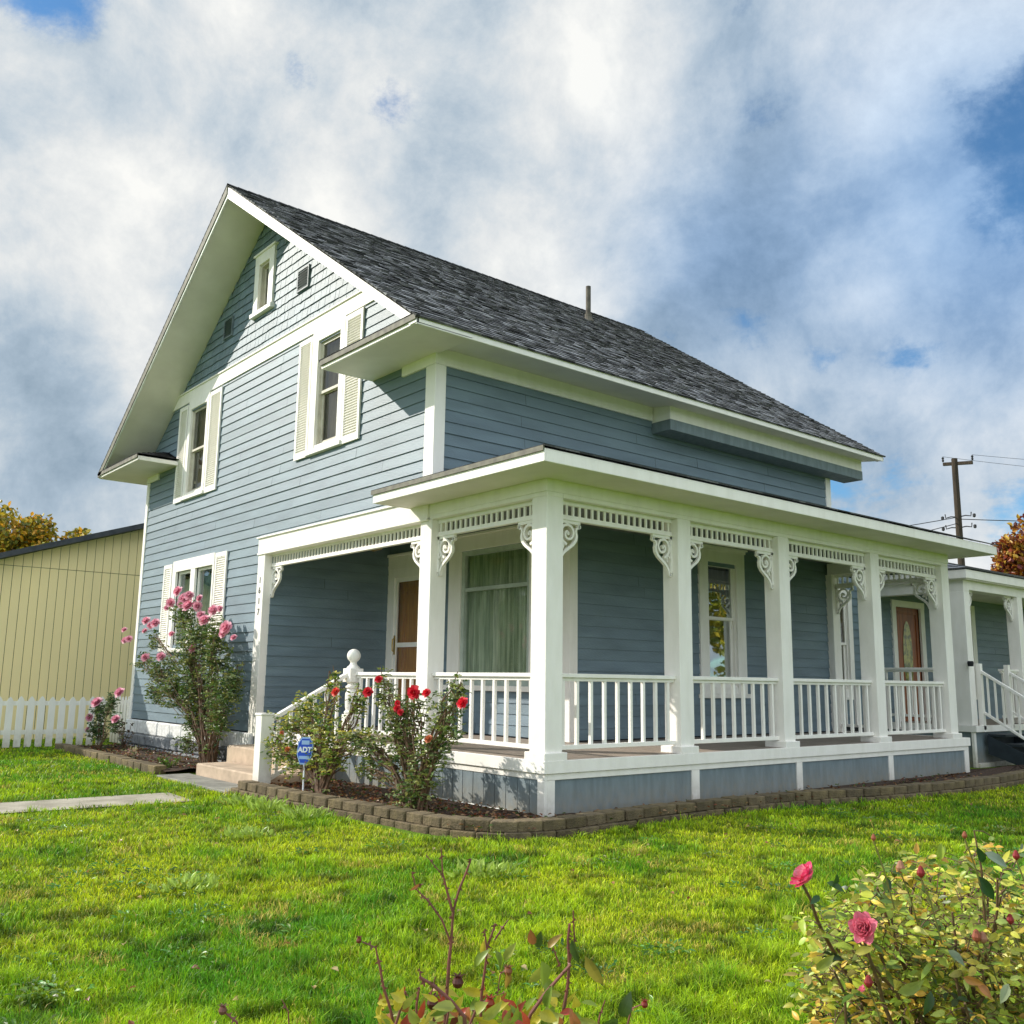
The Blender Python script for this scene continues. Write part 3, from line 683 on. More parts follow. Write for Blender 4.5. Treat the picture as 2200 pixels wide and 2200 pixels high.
# ================================================================== ground & path
def ground_mat():
    m,nt,b=nmat('lawn_soil'); N=nt.nodes; L=nt.links
    tc=N.new('ShaderNodeTexCoord'); n1=N.new('ShaderNodeTexNoise'); n1.inputs['Scale'].default_value=1.1; n1.inputs['Detail'].default_value=6
    n2=N.new('ShaderNodeTexNoise'); n2.inputs['Scale'].default_value=60; n2.inputs['Detail'].default_value=6
    L.new(tc.outputs['Object'],n1.inputs['Vector']); L.new(tc.outputs['Object'],n2.inputs['Vector'])
    cr=N.new('ShaderNodeValToRGB'); cr.color_ramp.elements[0].position=.3; cr.color_ramp.elements[0].color=(.06,.13,.01,1); cr.color_ramp.elements[1].position=.7; cr.color_ramp.elements[1].color=(.2,.32,.03,1)
    L.new(n2.outputs['Fac'],cr.inputs[0])
    mx=N.new('ShaderNodeMix'); mx.data_type='RGBA'; mx.inputs[7].default_value=(.13,.11,.03,1); L.new(cr.outputs[0],mx.inputs[6])
    mr=N.new('ShaderNodeMapRange'); mr.inputs[1].default_value=.52; mr.inputs[2].default_value=.75; mr.inputs[4].default_value=.6; L.new(n1.outputs['Fac'],mr.inputs[0]); L.new(mr.outputs[0],mx.inputs[0])
    L.new(mx.outputs[2],b.inputs['Base Color']); b.inputs['Roughness'].default_value=1; b.inputs['Specular IOR Level'].default_value=.1
    bp=N.new('ShaderNodeBump'); bp.inputs['Strength'].default_value=1; bp.inputs['Distance'].default_value=.03; L.new(n2.outputs['Fac'],bp.inputs['Height']); L.new(bp.outputs[0],b.inputs['Normal'])
    return m
mb=MB(); mb.poly([(-900,-900,0),(900,-900,0),(900,900,0),(-900,900,0)]); o=mb.build('lawn_ground',ground_mat(),None,org=(0,0,0)); tag(o,kind='structure')
mb=MB(); mb.poly([(-2.62,-2.2,.012),(-2.75,-14,.012),(-1.95,-14,.012),(-1.62,-2.25,.012)][::-1]); o=mb.build('path',mat('path_concrete',(.44,.40,.32),(.28,.25,.19),rough=.95,scale=3,detail=9,bump=.5,bscale=50),None,org=(0,0,0)); tag(o,kind='structure')
if o.data.polygons[0].normal.z<0: o.data.flip_normals()
# border line
BL=[(-2.25,-1.52),(-1.5,-1.55),(-.8,-1.55),(.0,-1.5),(.7,-1.42),(1.3,-1.38),(1.9,-1.34),(2.35,-1.24),(2.72,-1.0),(2.9,-.6),(2.92,-.1),(2.83,.9),(2.78,1.8),(2.82,3.0),(2.9,4.0),(3.15,5.2),(3.24,5.9),(3.3,6.9),(3.32,8.0),(3.25,9.0),(3.1,10.2),(3.0,12.0)]
LB=[(-11.1,-1.42),(-9.4,-1.42),(-7.6,-1.45),(-5.9,-1.5),(-4.95,-1.5)]
def resample(pts,step):
    out=[Vector(pts[0])]; acc=0
    # smooth via catmull
    dense=[]
    for i in range(len(pts)-1):
        p0=Vector(pts[max(i-1,0)]);p1=Vector(pts[i]);p2=Vector(pts[i+1]);p3=Vector(pts[min(i+2,len(pts)-1)])
        for k in range(20):
            t=k/20; dense.append(.5*((2*p1)+(-p0+p2)*t+(2*p0-5*p1+4*p2-p3)*t*t+(-p0+3*p1-3*p2+p3)*t**3))
    dense.append(Vector(pts[-1])); res=[dense[0]]; 
    for p in dense:
        if (p-res[-1]).length>=step: res.append(p)
    return res
def borderline(pts,step,z0,z1,inset,off,group,label,first=None):
    q=resample(pts,step)
    if off: q=[(q[i]+q[i+1])/2 for i in range(len(q)-1)]
    for i in range(len(q)-1):
        a,b=q[i],q[i+1]; t=(b-a).normalized(); nrm=Vector((-t.y,t.x)); ln=(b-a).length
        mb=MB(); d=.2; g=.007; j=random.uniform(-.012,.012)
        a2=a+nrm*(inset+j); b2=b+nrm*(inset+j)
        # trapezoid block with chamfered face
        pl=[a2+t*(g+.012),b2-t*(g+.012),b2-t*(g)+nrm*.02,b2-t*(g+.03)+nrm*d,a2+t*(g+.03)+nrm*d,a2+t*g+nrm*.02]
        zt=z1+random.uniform(-.006,.006)
        v=random.uniform(.75,1.2)
        mb.prism([(p.x,p.y,z0) for p in pl],(0,0,zt-z0),0,(v,v,v*random.uniform(.9,1.05)))
        mb.f=[tuple(f) for f in mb.f]
        o=mb.build('edging_block',M['block'],None,bevel=.008)
        tag(o,label,'paving block',group)
borderline(BL,.27,-.05,.068,0,0,'lower course of edging blocks round the porch bed','mossy brown concrete edging block in the lower course round the porch bed')
borderline(BL,.27,.069,.17,.035,1,'upper course of edging blocks round the porch bed','mossy brown concrete edging block in the upper course round the porch bed')
borderline(LB,.3,-.03,.12,0,0,'edging blocks along the bed by the left wall','tan concrete edging block beside the bed under the left window')
# beds
def bed(pts,z,name,inner):
    bm=bmesh.new(); vs=[bm.verts.new((x,y,z)) for x,y in pts+inner]; bm.faces.new(vs); bmesh.ops.triangulate(bm,faces=bm.faces)
    for k in range(4): bmesh.ops.subdivide_edges(bm,edges=[e for e in bm.edges if e.calc_length()>.25],cuts=1)
    for v in bm.verts: v.co.z+=random.uniform(-.012,.025)
    me=bpy.data.meshes.new(name); bm.to_mesh(me); bm.free(); me.materials.append(M['soil'])
    if me.polygons and sum(p.normal.z for p in me.polygons)<0: me.flip_normals()
    o=bpy.data.objects.new(name,me); link(o,None,(0,0,0)); tag(o,kind='structure'); return o
bed([(x,y+.08) if x<2 else (x-.08,y+.03) for x,y in [tuple(p) for p in resample(BL,.5)]],.09,'porch_bed_soil',[(2.0,12.0),(2.0,.2),(-2.2,.2)])
bed([(x,y+.1) for x,y in LB],.06,'left_bed_soil',[(-4.9,.1),(-11.1,.1)])
# ================================================================== foliage helpers
def leaf_verts(mb,p,d,nrm,L_,wd,c,mi=0,fold=.25,curl=0.):
    d=d.normalized(); s=d.cross(nrm).normalized(); n=s.cross(d)
    a=p; m1=p+d*L_*.35; m2=p+d*L_*.7-n*curl*L_*.1; t=p+d*L_-n*curl*L_*.35; up=n*wd*fold
    mb.poly([a,m1+s*wd*.5+up,m2+s*wd*.4+up,t,m2,m1],mi,c); mb.poly([a,m1,m2,t,m2-s*wd*.4+up,m1-s*wd*.5+up],mi,c)
def leaf_hi(mb,p,d,nrm,L_,wd,c,fold=.25,curl=0.):
    d=d.normalized(); s=d.cross(nrm).normalized(); n=s.cross(d); b=len(mb.v)
    cs=[p+d*L_*t-n*curl*L_*.4*t*t for t in (0,.22,.48,.75,1.)]
    mb.v+=[tuple(q) for q in cs]
    for sg in (1,-1):
        for (i,w_) in ((1,.40),(2,.5),(3,.34)): mb.v.append(tuple(cs[i]+s*sg*wd*w_*random.uniform(.9,1.1)+n*wd*fold*w_*1.6+d*L_*random.uniform(-.02,.03)))
    for sg,o in ((1,5),(-1,8)):
        for f in ((0,o,1),(1,o,o+1,2),(2,o+1,o+2,3),(3,o+2,4)):
            f=tuple(b+i for i in f); f=f if sg<0 else tuple(reversed(f)); v=random.uniform(.9,1.1)
            mb.f.append(f); mb.m.append(0); mb.c.append(tuple(x*v*(1.06 if sg>0 else .94) for x in c))
def rv(): 
    while True:
        v=Vector((random.uniform(-1,1),random.uniform(-1,1),random.uniform(-1,1)))
        if .01<v.length<1: return v.normalized()
def rosebloom(center,r,c,parent,facing=Vector((.4,-.7,.5)),dense=2,name='bloom',label=None):
    mb=MB(); f=facing.normalized(); a=f.orthogonal().normalized(); b=f.cross(a); pk=.4 if c[1]>.1 and c[2]>.15 else .03
    rings=[(.3,3,1.4),(.5,5,1.2),(.68,6,.9),(.8,7,.5),(.85,7,-.1)] if dense>=2 else [(.5,4,1.),(1.,6,.3)]
    for (rr,n,open_) in rings:
        for k in range(n):
            th=2*math.pi*k/n+rr*3+random.uniform(-.15,.15); o=a*math.cos(th)+b*math.sin(th); tt=(-a*math.sin(th)+b*math.cos(th))
            el=open_; up=(o*math.cos(el)+f*math.sin(el)).normalized(); base=center-f*r*.45+o*r*.08
            wd=r*(.75+.45*rr); Ln=r*(.7+.5*rr)*random.uniform(.9,1.1)
            v=random.uniform(.8,1.15); cc=tuple(min(1,x*v) for x in c); edge=tuple(min(1,x*(1-pk)+pk*y) for x,y in zip(cc,(1,.75,.8)))
            m1=base+up*Ln*.55+o*r*.12; t=base+up*Ln+o*r*(.02+.22*(1-open_*.5))
            mb.poly([base,base+(m1-base)*.6+tt*wd*.38,m1+tt*wd*.52,m1],0,cc); mb.poly([base,m1,m1-tt*wd*.52,base+(m1-base)*.6-tt*wd*.38],0,cc)
            mb.poly([m1,m1+tt*wd*.52,t+tt*wd*.3,t],0,edge); mb.poly([m1,t,t-tt*wd*.3,m1-tt*wd*.52],0,edge)
    o=mb.build(name,M['petal'],parent,smooth=True)
    if label: o['label']=label
    return o
def curvy(a,b,n=6,j=.05,sag=0):
    a=Vector(a);b=Vector(b); L_=(b-a).length; pts=[]
    for i in range(n+1):
        t=i/n; p=a.lerp(b,t)+(rv()*j*L_ if 0<i<n else Vector())
        p.z+=math.sin(t*math.pi)*sag*L_; pts.append(p)
    return pts
def bush(name,base,clusters,nleaf,leaf,cols,label,cat,blooms,bcol,br,group=None,stemr=.009,nst=3,stem_mat=None,tones=None,leafspread=1.,bdense=2,basal=.12):
    t=thing(name,base,label,cat,group); base=Vector(base)
    sm=MB(); fm=MB(); tot=sum(c[3] for c in clusters)
    for (c,rx,rz,wt) in clusters:
        c=Vector(c)
        tips=[]
        for k in range(nst):
            b0=base+Vector((random.uniform(-basal,basal),random.uniform(-basal*.5,basal*.5),0)); e=c+Vector((random.uniform(-1,1)*rx*.6,random.uniform(-1,1)*rx*.4,random.uniform(-.3,1)*rz))
            mid=b0.lerp(e,.45)+Vector((0,0,.12*(e-b0).length)); 
            p=curvy(b0,mid,4,.03)+curvy(mid,e,4,.05)[1:]
            rr=[stemr*(1.2-1*i/len(p)) for i in range(len(p))]; sm.tube(p,rr,5); tips.append(p)
            for q in range(4):
                s0=p[random.randint(3,len(p)-1)]; e2=c+Vector((random.gauss(0,.5)*rx,random.gauss(0,.4)*rx,random.gauss(0,.5)*rz)); pp=curvy(s0,e2,3,.06); sm.tube(pp,[stemr*.45,stemr*.4,stemr*.3,stemr*.2],4); tips.append(pp)
        n=int(nleaf*wt/tot)
        for i in range(n//3):
            p=random.choice(tips); a=p[random.randint(1,len(p)-1)]
            if random.random()<.72:
                v=rv(); q=c+Vector((v.x*rx,v.y*rx*.75,v.z*rz))*random.random()**.45
            else: q=Vector(a)+rv()*leaf*2.2*leafspread*random.random()
            d=rv(); d.z=d.z*.6+.15; d.normalize(); cc=random.choice(cols); v=random.uniform(.65,1.3)
            cc=tuple(x*v for x in cc)
            side=d.cross(Vector((0,0,1))); side=side.normalized() if side.length>.05 else Vector((1,0,0))
            for m in range(3):
                dd=(d if m==0 else (d*.35+side*(1 if m==1 else -1))).normalized(); pos=q+(d*leaf*.5 if m==0 else d*leaf*.15*m)
                nn=(Vector((0,0,1))+rv()*.8).normalized()
                leaf_verts(fm,pos,dd,nn,leaf*random.uniform(.75,1.2),leaf*.62,cc,fold=.2,curl=random.uniform(0,.8))
    sm.build('stems',stem_mat or M['stem'],t); fm.build('foliage',M['leaf'],t)
    for b in blooms:
        c=Vector(b[:3]); r=br*random.uniform(.8,1.2)*(b[3] if len(b)>3 else 1)
        v=random.uniform(.85,1.1)
        rosebloom(c,r,tuple(x*v for x in (b[4] if len(b)>4 else bcol)),t,facing=Vector((random.uniform(0,.8),-.8,random.uniform(.1,.9))),dense=bdense)
    return t
G1=[(.09,.17,.03),(.13,.21,.04),(.20,.27,.09),(.32,.38,.17),(.06,.12,.025),(.24,.27,.05),(.34,.33,.10)]
# tall pink rose against the wall: z2 zoom coordinates -> plane y=-.5
def q2(x,y,yy): return at_y(.3882*x,1050+.3882*y,yy)
def q3(x,y,yy): return at_y(500+.3882*x,1050+.3882*y,yy)
def q240(x,y,yy): return at_y(240+x/4.025,1200+y/4.025,yy)
cl=[]
for (x,y,rx,rz,w_) in ((620,480,.38,.28,.8),(740,680,.6,.35,1.6),(900,650,.3,.3,.7),(680,900,.6,.4,1.9),(900,900,.45,.45,1.6),(430,970,.38,.3,1.),(280,900,.25,.2,.4),(370,720,.14,.22,.3),(520,1150,.4,.35,1.1),(720,1160,.45,.4,1.4),(960,1170,.45,.4,1.3),(380,1160,.3,.22,.6),(1080,1050,.22,.3,.4),(720,1420,.35,.28,.7),(940,1420,.35,.25,.5),(640,1600,.28,.15,.35)):
    c=q240(x,y,-.55+random.uniform(-.12,.12)); cl.append((tuple(c),rx*.8,rz,w_))
bl=[tuple(q240(x,y,-.72))+(s,) for x,y,s in ((560,275,1.1),(625,335,1.3),(600,380,1.2),(650,395,1.3),(665,310,1.),(500,380,1.1),(475,420,.9),(750,340,.8),(735,410,1.),(765,480,1.),(795,520,1.3),(870,440,1.1),(930,430,.9),(975,590,1.3),(955,640,1.),(1050,675,.8),(290,530,1.2),(370,550,1.1),(330,575,.8),(280,620,.8),(105,610,.9),(110,700,1.),(145,690,.8),(285,850,1.1),(420,840,1.2),(690,770,1.1),(700,745,.7),(515,645,.9))]
b0=q2(1150,1500,-.5)
bush('rose_bush',(b0.x,-.45,.05),cl,11500,.058,G1,'tall pink flowering rose bush in front of the twin window on the left','rose bush',bl,(.82,.24,.38),.057,stemr=.012,nst=3,basal=.2,stem_mat=M['stem'])
cl=[]
for (x,y,rx,rz,w_) in ((560,1230,.28,.2,1.),(540,1330,.3,.22,1.),(620,1180,.12,.2,.5),(640,1300,.15,.2,.5)):
    c=q2(x,y,-.9); cl.append((tuple(c),rx,rz,w_))
c=q2(550,1450,-.9)
bush('rose_bush',(c.x,-.9,.03),cl,1700,.055,[(.08,.15,.04),(.12,.2,.06),(.18,.2,.1)],'small pink rose bush beside the white picket fence','rose bush',[tuple(q2(x,y,-1.05))+(s,) for x,y,s in ((530,1175,1.1),(655,1122,1.),(490,1265,.9),(635,1270,.8),(480,1330,.6))],(.80,.20,.36),.07,nst=2,stemr=.008)
# red rose bushes in front of the stair rail / porch
cl=[]
for (x,y,rx,rz,w_) in ((430,1230,.42,.25,1.4),(560,1120,.18,.25,.5),(330,1330,.4,.25,1.2),(520,1340,.45,.3,1.5),(250,1450,.28,.2,.7),(330,1500,.35,.25,.9),(560,1480,.3,.25,.9),(700,1180,.12,.28,.4),(690,1370,.4,.12,.7),(450,1470,.35,.2,.7)):
    cl.append((tuple(q3(x,y,-1.05+random.uniform(-.1,.1))),rx*.85,rz,w_))
G2=[(.16,.28,.03),(.28,.38,.05),(.42,.46,.12),(.62,.52,.08),(.09,.18,.02),(.45,.48,.2),(.5,.5,.1)]
c=q3(480,1690,-1.1)
bush('rose_bush',(c.x,-1.1,.1),cl,4300,.052,G2,'leafy rose bush with one red bloom behind the blue yard sign','rose bush',[tuple(q3(x,y,-1.25))+(s,k) for x,y,s,k in ((565,1120,1.,(.8,.06,.03)),(300,1440,.7,(.75,.25,.05)),(270,1350,.5,(.75,.25,.1)))],(.75,.02,.03),.045,nst=3,stemr=.016,basal=.1)
cl=[]
for (x,y,rx,rz,w_) in ((840,1130,.16,.3,.7),(900,1250,.3,.25,1.1),(1010,1210,.2,.2,.5),(960,1370,.35,.25,1.3),(1170,1230,.35,.2,.9),(1240,1150,.15,.3,.5),(1200,1330,.22,.2,.5),(1130,1430,.35,.25,1.2),(930,1520,.3,.3,1.1),(780,1440,.35,.22,.9),(750,1560,.25,.15,.5),(1060,1600,.3,.3,1.),(960,1700,.2,.2,.5),(690,1380,.25,.1,.3)):
    cl.append((tuple(q3(x,y,-1.0+random.uniform(-.1,.1))),rx*.8,rz,w_))
c=q3(1010,1800,-1.0)
bush('rose_bush',(c.x,-1.0,.1),cl,5000,.05,G1+[(.36,.4,.12),(.3,.34,.08)],'rose bush with several red blooms in front of the porch railing','rose bush',[tuple(q3(x,y,-1.15))+(s,) for x,y,s in ((995,1125,1.4),(745,1120,1.1),(805,1050,.8),(1068,1125,.7),(1265,1180,1.1),(910,1185,.6),(925,1235,.7),(905,1210,.6))]+[tuple(q3(1080,1380,-1.15))+(.9,(.7,.22,.08))],(.78,.008,.03),.047,nst=3,stemr=.014,basal=.16)
# low weeds and fallen leaves in the beds
lit=MB()
for i in range(1500):
    if random.random()<.75: x=random.uniform(-2.1,2.7); y=random.uniform(-1.25,-.1)
    else: x=random.uniform(2.3,2.9); y=random.uniform(-.8,9)
    if x>2.25 and x<2.3: continue
    cc=random.choice([(.25,.07,.03),(.3,.14,.05),(.12,.05,.02),(.35,.2,.1),(.08,.12,.02)])
    leaf_verts(lit,Vector((x,y,.1+random.random()*.03)),Vector((random.uniform(-1,1),random.uniform(-1,1),random.uniform(-.2,.4))),(Vector((0,0,1))+rv()*.5).normalized(),.05,.035,cc)
for i in range(800):
    x=random.uniform(-10.8,-4.9); y=random.uniform(-1.2,-.15); cc=random.choice([(.25,.07,.03),(.3,.14,.05),(.12,.05,.02),(.3,.25,.1),(.06,.1,.02)])
    leaf_verts(lit,Vector((x,y,.08+random.random()*.03)),Vector((random.uniform(-1,1),random.uniform(-1,1),random.uniform(-.2,.4))),(Vector((0,0,1))+rv()*.5).normalized(),.05,.035,cc)
o=lit.build('fallen_leaves',M['leaf'],None); tag(o,'dry brown and red leaves littering the planting beds','leaves',kind='stuff')
# a few sprouting perennials in the beds
for (x,y,h,cc,lb) in ((-9.4,-.6,.55,(.10,.07,.03),'thin brown stalky plant beside the painted foundation'),(-5.4,-1.2,.16,(.14,.22,.04),'low yellow green sprout at the end of the left bed'),(-7.4,-1.15,.22,(.45,.36,.22),'pale dried flower stalks in the left bed')):
    mb=MB(); t=thing('bed_plant',(x,y,.06),lb,'plant')
    sm=MB()
    for k in range(9):
        e=Vector((x+random.uniform(-.25,.25),y+random.uniform(-.15,.15),.06+h*random.uniform(.6,1))); p=curvy((x,y,.05),e,4,.05); sm.tube(p,.005,4)
        for q in p[1:]:
            for m in range(3): leaf_verts(mb,q,rv(),rv(),.06,.03,tuple(v*random.uniform(.7,1.3) for v in cc))
    sm.build('stems',M['stem'],t); mb.build('foliage',M['leaf'],t)
# small weeds on the lawn edge
wd_spots=[(-.2,-1.95,.16),(.5,-1.9,.14),(-.9,-1.95,.12),(4.0,-2.2,.12),(3.2,-4.2,.09),(1.3,-2.9,.08)]
for i,(x,y,h) in enumerate(wd_spots):
    mb=MB()
    for k in range(70):
        a=random.uniform(0,6.28); r=random.random()*.22; p=Vector((x+math.cos(a)*r,y+math.sin(a)*r,.02)); d=Vector((math.cos(a)*.6+random.uniform(-.3,.3),math.sin(a)*.6+random.uniform(-.3,.3),random.uniform(.4,1.2)))
        v=random.uniform(.7,1.3); leaf_verts(mb,p+d*.03,d,rv(),h*random.uniform(.5,1),.028,(.42*v,.56*v,.10*v),curl=.8)
    o=mb.build('weed_clump',M['leaf'],None)
    tag(o,['pale leafy weed clump below the curve of the edging blocks','larger leafy weed clump against the edging blocks','leafy weed clump on the lawn in front of the yard sign','low dark weed patch on the lawn right of the porch corner','flat weed patch in the middle of the lawn','weed patch on the lawn left of the bare stems'][i],'weed')
# ================================================================== yard sign
bp_=Vector((-.86,-1.2,.1)); sp_top=at_y(655,1613,-1.2)
t=thing('yard_sign',tuple(bp_),'blue and white octagonal security sign on a thin white stake beside the rose bush','sign')
n=(CAM-sp_top); n.z=0; n.normalize(); n=(n+Vector((-.25,-.3,0))).normalized(); xd=Vector((-n.y,n.x,0)); yd=Vector((.0,0,1)); yd=(yd+xd*.06).normalized()
w2,h2=.1,.165
def octa(s,off): 
    pts=[(-.55,1),(.55,1),(1,.6),(1,-.3),(.5,-1),(-.5,-1),(-1,-.3),(-1,.6)]
    return [sp_top+xd*(a*w2*s)+yd*(b*h2*s)+n*off for a,b in pts]
mb=MB(); mb.prism([tuple(p) for p in octa(1,-.006)],tuple(n*.006)); mb.build('sign_plate',M['signlight'],t)
mb=MB(); mb.prism([tuple(p) for p in octa(.88,.001)],tuple(n*.002)); mb.build('sign_field',M['signblue'],t)
def srect(x0,x1,y0,y1,o0,m,nm,sk=0):
    mb=MB(); mb.prism([tuple(sp_top+xd*(a+sk*b)+yd*b+n*o0) for a,b in ((x0,y0),(x1,y0),(x1,y1),(x0,y1))],tuple(n*.001)); mb.build(nm,m,t)
srect(-.05,.05,.075,.125,.0035,M['signlight'],'top_stripe'); srect(-.066,.066,-.1,-.062,.0035,M['signlight'],'bottom_stripe')
text_mesh('ADT',.088,'sign_lettering',M['signwhite'],t,sp_top+n*.006+yd*.01,xd,yd,ext=.001,bold=.004)
mb=MB(); mb.tube([tuple(bp_),tuple(sp_top-yd*h2*.5-n*.015)],.011,8); mb.build('stake',M['signwhite'],t)
# ================================================================== picket fence
def picket_fence(p0,p1,label,step=.2,zt=1.04):
    p0=Vector((*p0,0));p1=Vector((*p1,0)); t=(p1-p0).normalized(); nn=Vector((t.y,-t.x,0)); L_=(p1-p0).length
    th=thing('picket_fence',tuple((p0+p1)/2),label,'fence')
    mb=MB()
    for z in (.28,.86):
        a=p0-nn*.03; b=p1-nn*.03
        mb.hexa([a+Vector((0,0,z))-nn*.035,b+Vector((0,0,z))-nn*.035,b+Vector((0,0,z)),a+Vector((0,0,z)),a+Vector((0,0,z+.09))-nn*.035,b+Vector((0,0,z+.09))-nn*.035,b+Vector((0,0,z+.09)),a+Vector((0,0,z+.09))])
    mb.build('rail',M['white'],th)
    k=int(L_/step)
    for i in range(k+1):
        c=p0+t*(i*step); w_=.065; mb=MB(); zt_=zt+random.uniform(-.01,.01)
        pl=[(-w_,.03),(w_,.03),(w_,zt_-.1),(w_*.75,zt_-.06),(w_*.35,zt_-.02),(0,zt_),(-w_*.35,zt_-.02),(-w_*.75,zt_-.06),(-w_,zt_-.1)]
        mb.prism([tuple(c+t*a+Vector((0,0,z))-nn*.028) for a,z in pl],tuple(nn*.02)); mb.build('picket',W,th)
picket_fence((-11.6,-6.2),(-11.6,-.3),'white picket fence running along the side of the yard in front of the yellow wall')
picket_fence((-12.5,.1),(-11.05,.1),'short white picket fence panel joining the corner of the blue house')
# ================================================================== garage
gx=-14.5
gar=thing('garage',(-18,1,0),'pale yellow panelled garage with a low dark roof behind the picket fence','garage')
def gz(y): return 4.12+ (y+2.1)*.334
mb=MB(); y=-7.0
RY=4.5
while y<9:
    y2=y+.2; z1=min(gz(y),2*gz(RY)-gz(y)) if y>RY else gz(y)
    def top(q): return gz(q) if q<RY else 2*gz(RY)-gz(q)
    for (za,zb_,fl) in ((.0,3.985,0),(3.995,None,1)):
        t0=zb_ or top(y)-.02; t1=zb_ or top(y2)-.02
        if t0<=za: continue
        xx=gx+(.012 if fl else 0)
        mb.hexa([(gx-.1,y+.006,za),(xx,y+.006,za),(xx,y2-.006,za),(gx-.1,y2-.006,za),(gx-.1,y+.006,t0),(xx,y+.006,t0),(xx,y2-.006,t1),(gx-.1,y2-.006,t1)])
    y=y2
mb.box(gx-7,gx-.05,-7,-6.9,0,2.4); mb.box(gx-7,gx-.05,8.9,9,0,2.4)
mb.build('panel_wall',M['garage'],gar)
mb=MB(); mb.prism([(gx-.03,-7,0),(gx-.03,9,0),(gx-.03,9,2*gz(RY)-gz(9)-.02),(gx-.03,RY,gz(RY)-.05),(gx-.03,-7,gz(-7)-.02)],(.02,0,0)); mb.build('wall_groove_backing',M['dark'],gar)
mb=MB()
for a,b in ((-7.5,RY),(RY,9.6)):
    f=lambda q: gz(q) if q<=RY else 2*gz(RY)-gz(q)
    mb.prism([(gx+.35,a,f(a)),(gx+.35,b,f(b)),(gx+.35,b,f(b)+.13),(gx+.35,a,f(a)+.13)],(-8,0,0))
mb.build('roof',M['asphaltroof'],gar)
# ================================================================== rear wing
wing=thing('rear_wing',(-2,14,0),'single storey blue rear wing with its own white trimmed side porch','house wing')
WX=-.7
FW_=lambda a,n,z:(WX+n,a,z)
mb=MB(); siding(mb,FW_,lambda z:(9.35,19.5),.7,3.7,.162,[(10.47,10.87,1.3,3.3),(12.78,13.85,.7,3.22),(15.9,16.3,1.5,3.2)]); mb.build('clapboard_wall',M['blue'],wing)
mb=MB(); wall_with_holes(mb,FW_,9.35,19.5,.0,3.7,[(10.47,10.87,1.3,3.3),(12.78,13.85,.7,3.22),(15.9,16.3,1.5,3.2)]); mb.box(-8,WX,19.4,19.5,0,3.7); mb.box(-8,-7.9,9.3,19.5,0,3.7); mb.build('wall_sheathing',M['dark'],wing)
for (c0,c1,o0,o1) in ((10.3,11.02,10.47,10.87),(15.7,16.5,15.9,16.3)):
    w=double_hung(FW_,c0,c1,1.2,3.45,o0,o1,1.4,3.28,wing,sash=M['white'],gm=M['glass_dark'])
mb=MB(); fbox(mb,FW_,12.62,12.78,0,.05,.76,3.22); fbox(mb,FW_,13.85,14.02,0,.05,.76,3.22); fbox(mb,FW_,12.62,14.02,0,.055,3.22,3.36); dc=mb.build('door',W,wing); dc['label']='orange brown wooden door with an oval leaded window'
mb=MB(); fbox(mb,FW_,12.78,13.85,-.06,-.02,.76,3.22); frame_ring(mb,FW_,12.85,13.78,.84,3.14,.06,-.02,.0); mb.build('door_leaf',M['redwood'],dc,bevel=.004)
mb=MB(); mb.poly([FW_(13.31+.2*math.cos(t*math.pi/12),-.01,2.15+.78*math.sin(t*math.pi/12)) for t in range(24)]); mb.build('oval_window',mat('leaded_glass',(.45,.42,.08),(.12,.14,.03),rough=.15,scale=9,contrast=(.4,.6)),dc)
mb=MB(); mb.lathe(WX+.08,12.86,[(0,1.85),(.03,1.83),(.03,1.79),(0,1.77)],8); mb.build('door_handle',M['brass'],dc)
# wing porch
mb=MB(); mb.box(WX,1.35,11.75,18.8,.70,.76); mb.build('deck_floor',M['deck'],wing)
mb=MB(); mb.box(WX,1.42,11.7,11.75,.66,.78); mb.box(1.37,1.42,11.751,18.8,.66,.78); mb.box(1.3,1.36,11.72,11.8,.0,.66); mb.box(1.3,1.4,11.801,14.0,-.05,.08)
mb.build('deck_fascia',W,wing,bevel=.004)
mb=MB(); mb.box(1.30,1.33,11.801,18.8,.0,.66); mb.box(WX,1.3,11.76,11.8,0,.66); mb.build('skirt_panel',M['bluepanel'],wing)
porch_post(1.03,1.33,11.75,11.98,z0=.78,z1=3.36,parent=wing,base=False); porch_post(1.08,1.33,14.15,14.38,z0=.78,z1=3.4,parent=wing,base=False); porch_post(1.08,1.33,17.5,17.75,z0=.78,z1=3.4,parent=wing,base=False)
mb=MB(); mb.box(WX,1.33,11.75,11.98,3.36,3.6); mb.box(1.05,1.33,11.981,18.0,3.4,3.6); mb.build('porch_beam',W,wing,bevel=.004)
mb=MB(); mb.box(-8.3,1.47,11.6,11.63,3.6,3.77); mb.box(1.44,1.47,11.631,19.9,3.6,3.77); mb.build('eave_fascia',W,wing,bevel=.004)
mb=MB(); mb.box(-8.3,1.44,11.631,19.9,3.58,3.6); mb.build('eave_soffit',M['soffit'],wing)
FWB=lambda a,n,z:(1.2+n,a,z); FWF=lambda a,n,z:(a,11.86+n*-1,z)
bracket(FWB,11.98,1,3.4,1.,wing); bracket(FWB,14.15,-1,3.4,1.,wing); bracket(FWF,1.03,-1,3.36,1.,wing)
railing(FWF,WX,1.03,10,zt=1.88,zb=.9,parent=wing); railing(FWB,13.4,14.15,4,zt=1.88,zb=.9,parent=wing); railing(FWB,14.38,17.5,16,zt=1.88,zb=.9,parent=wing)
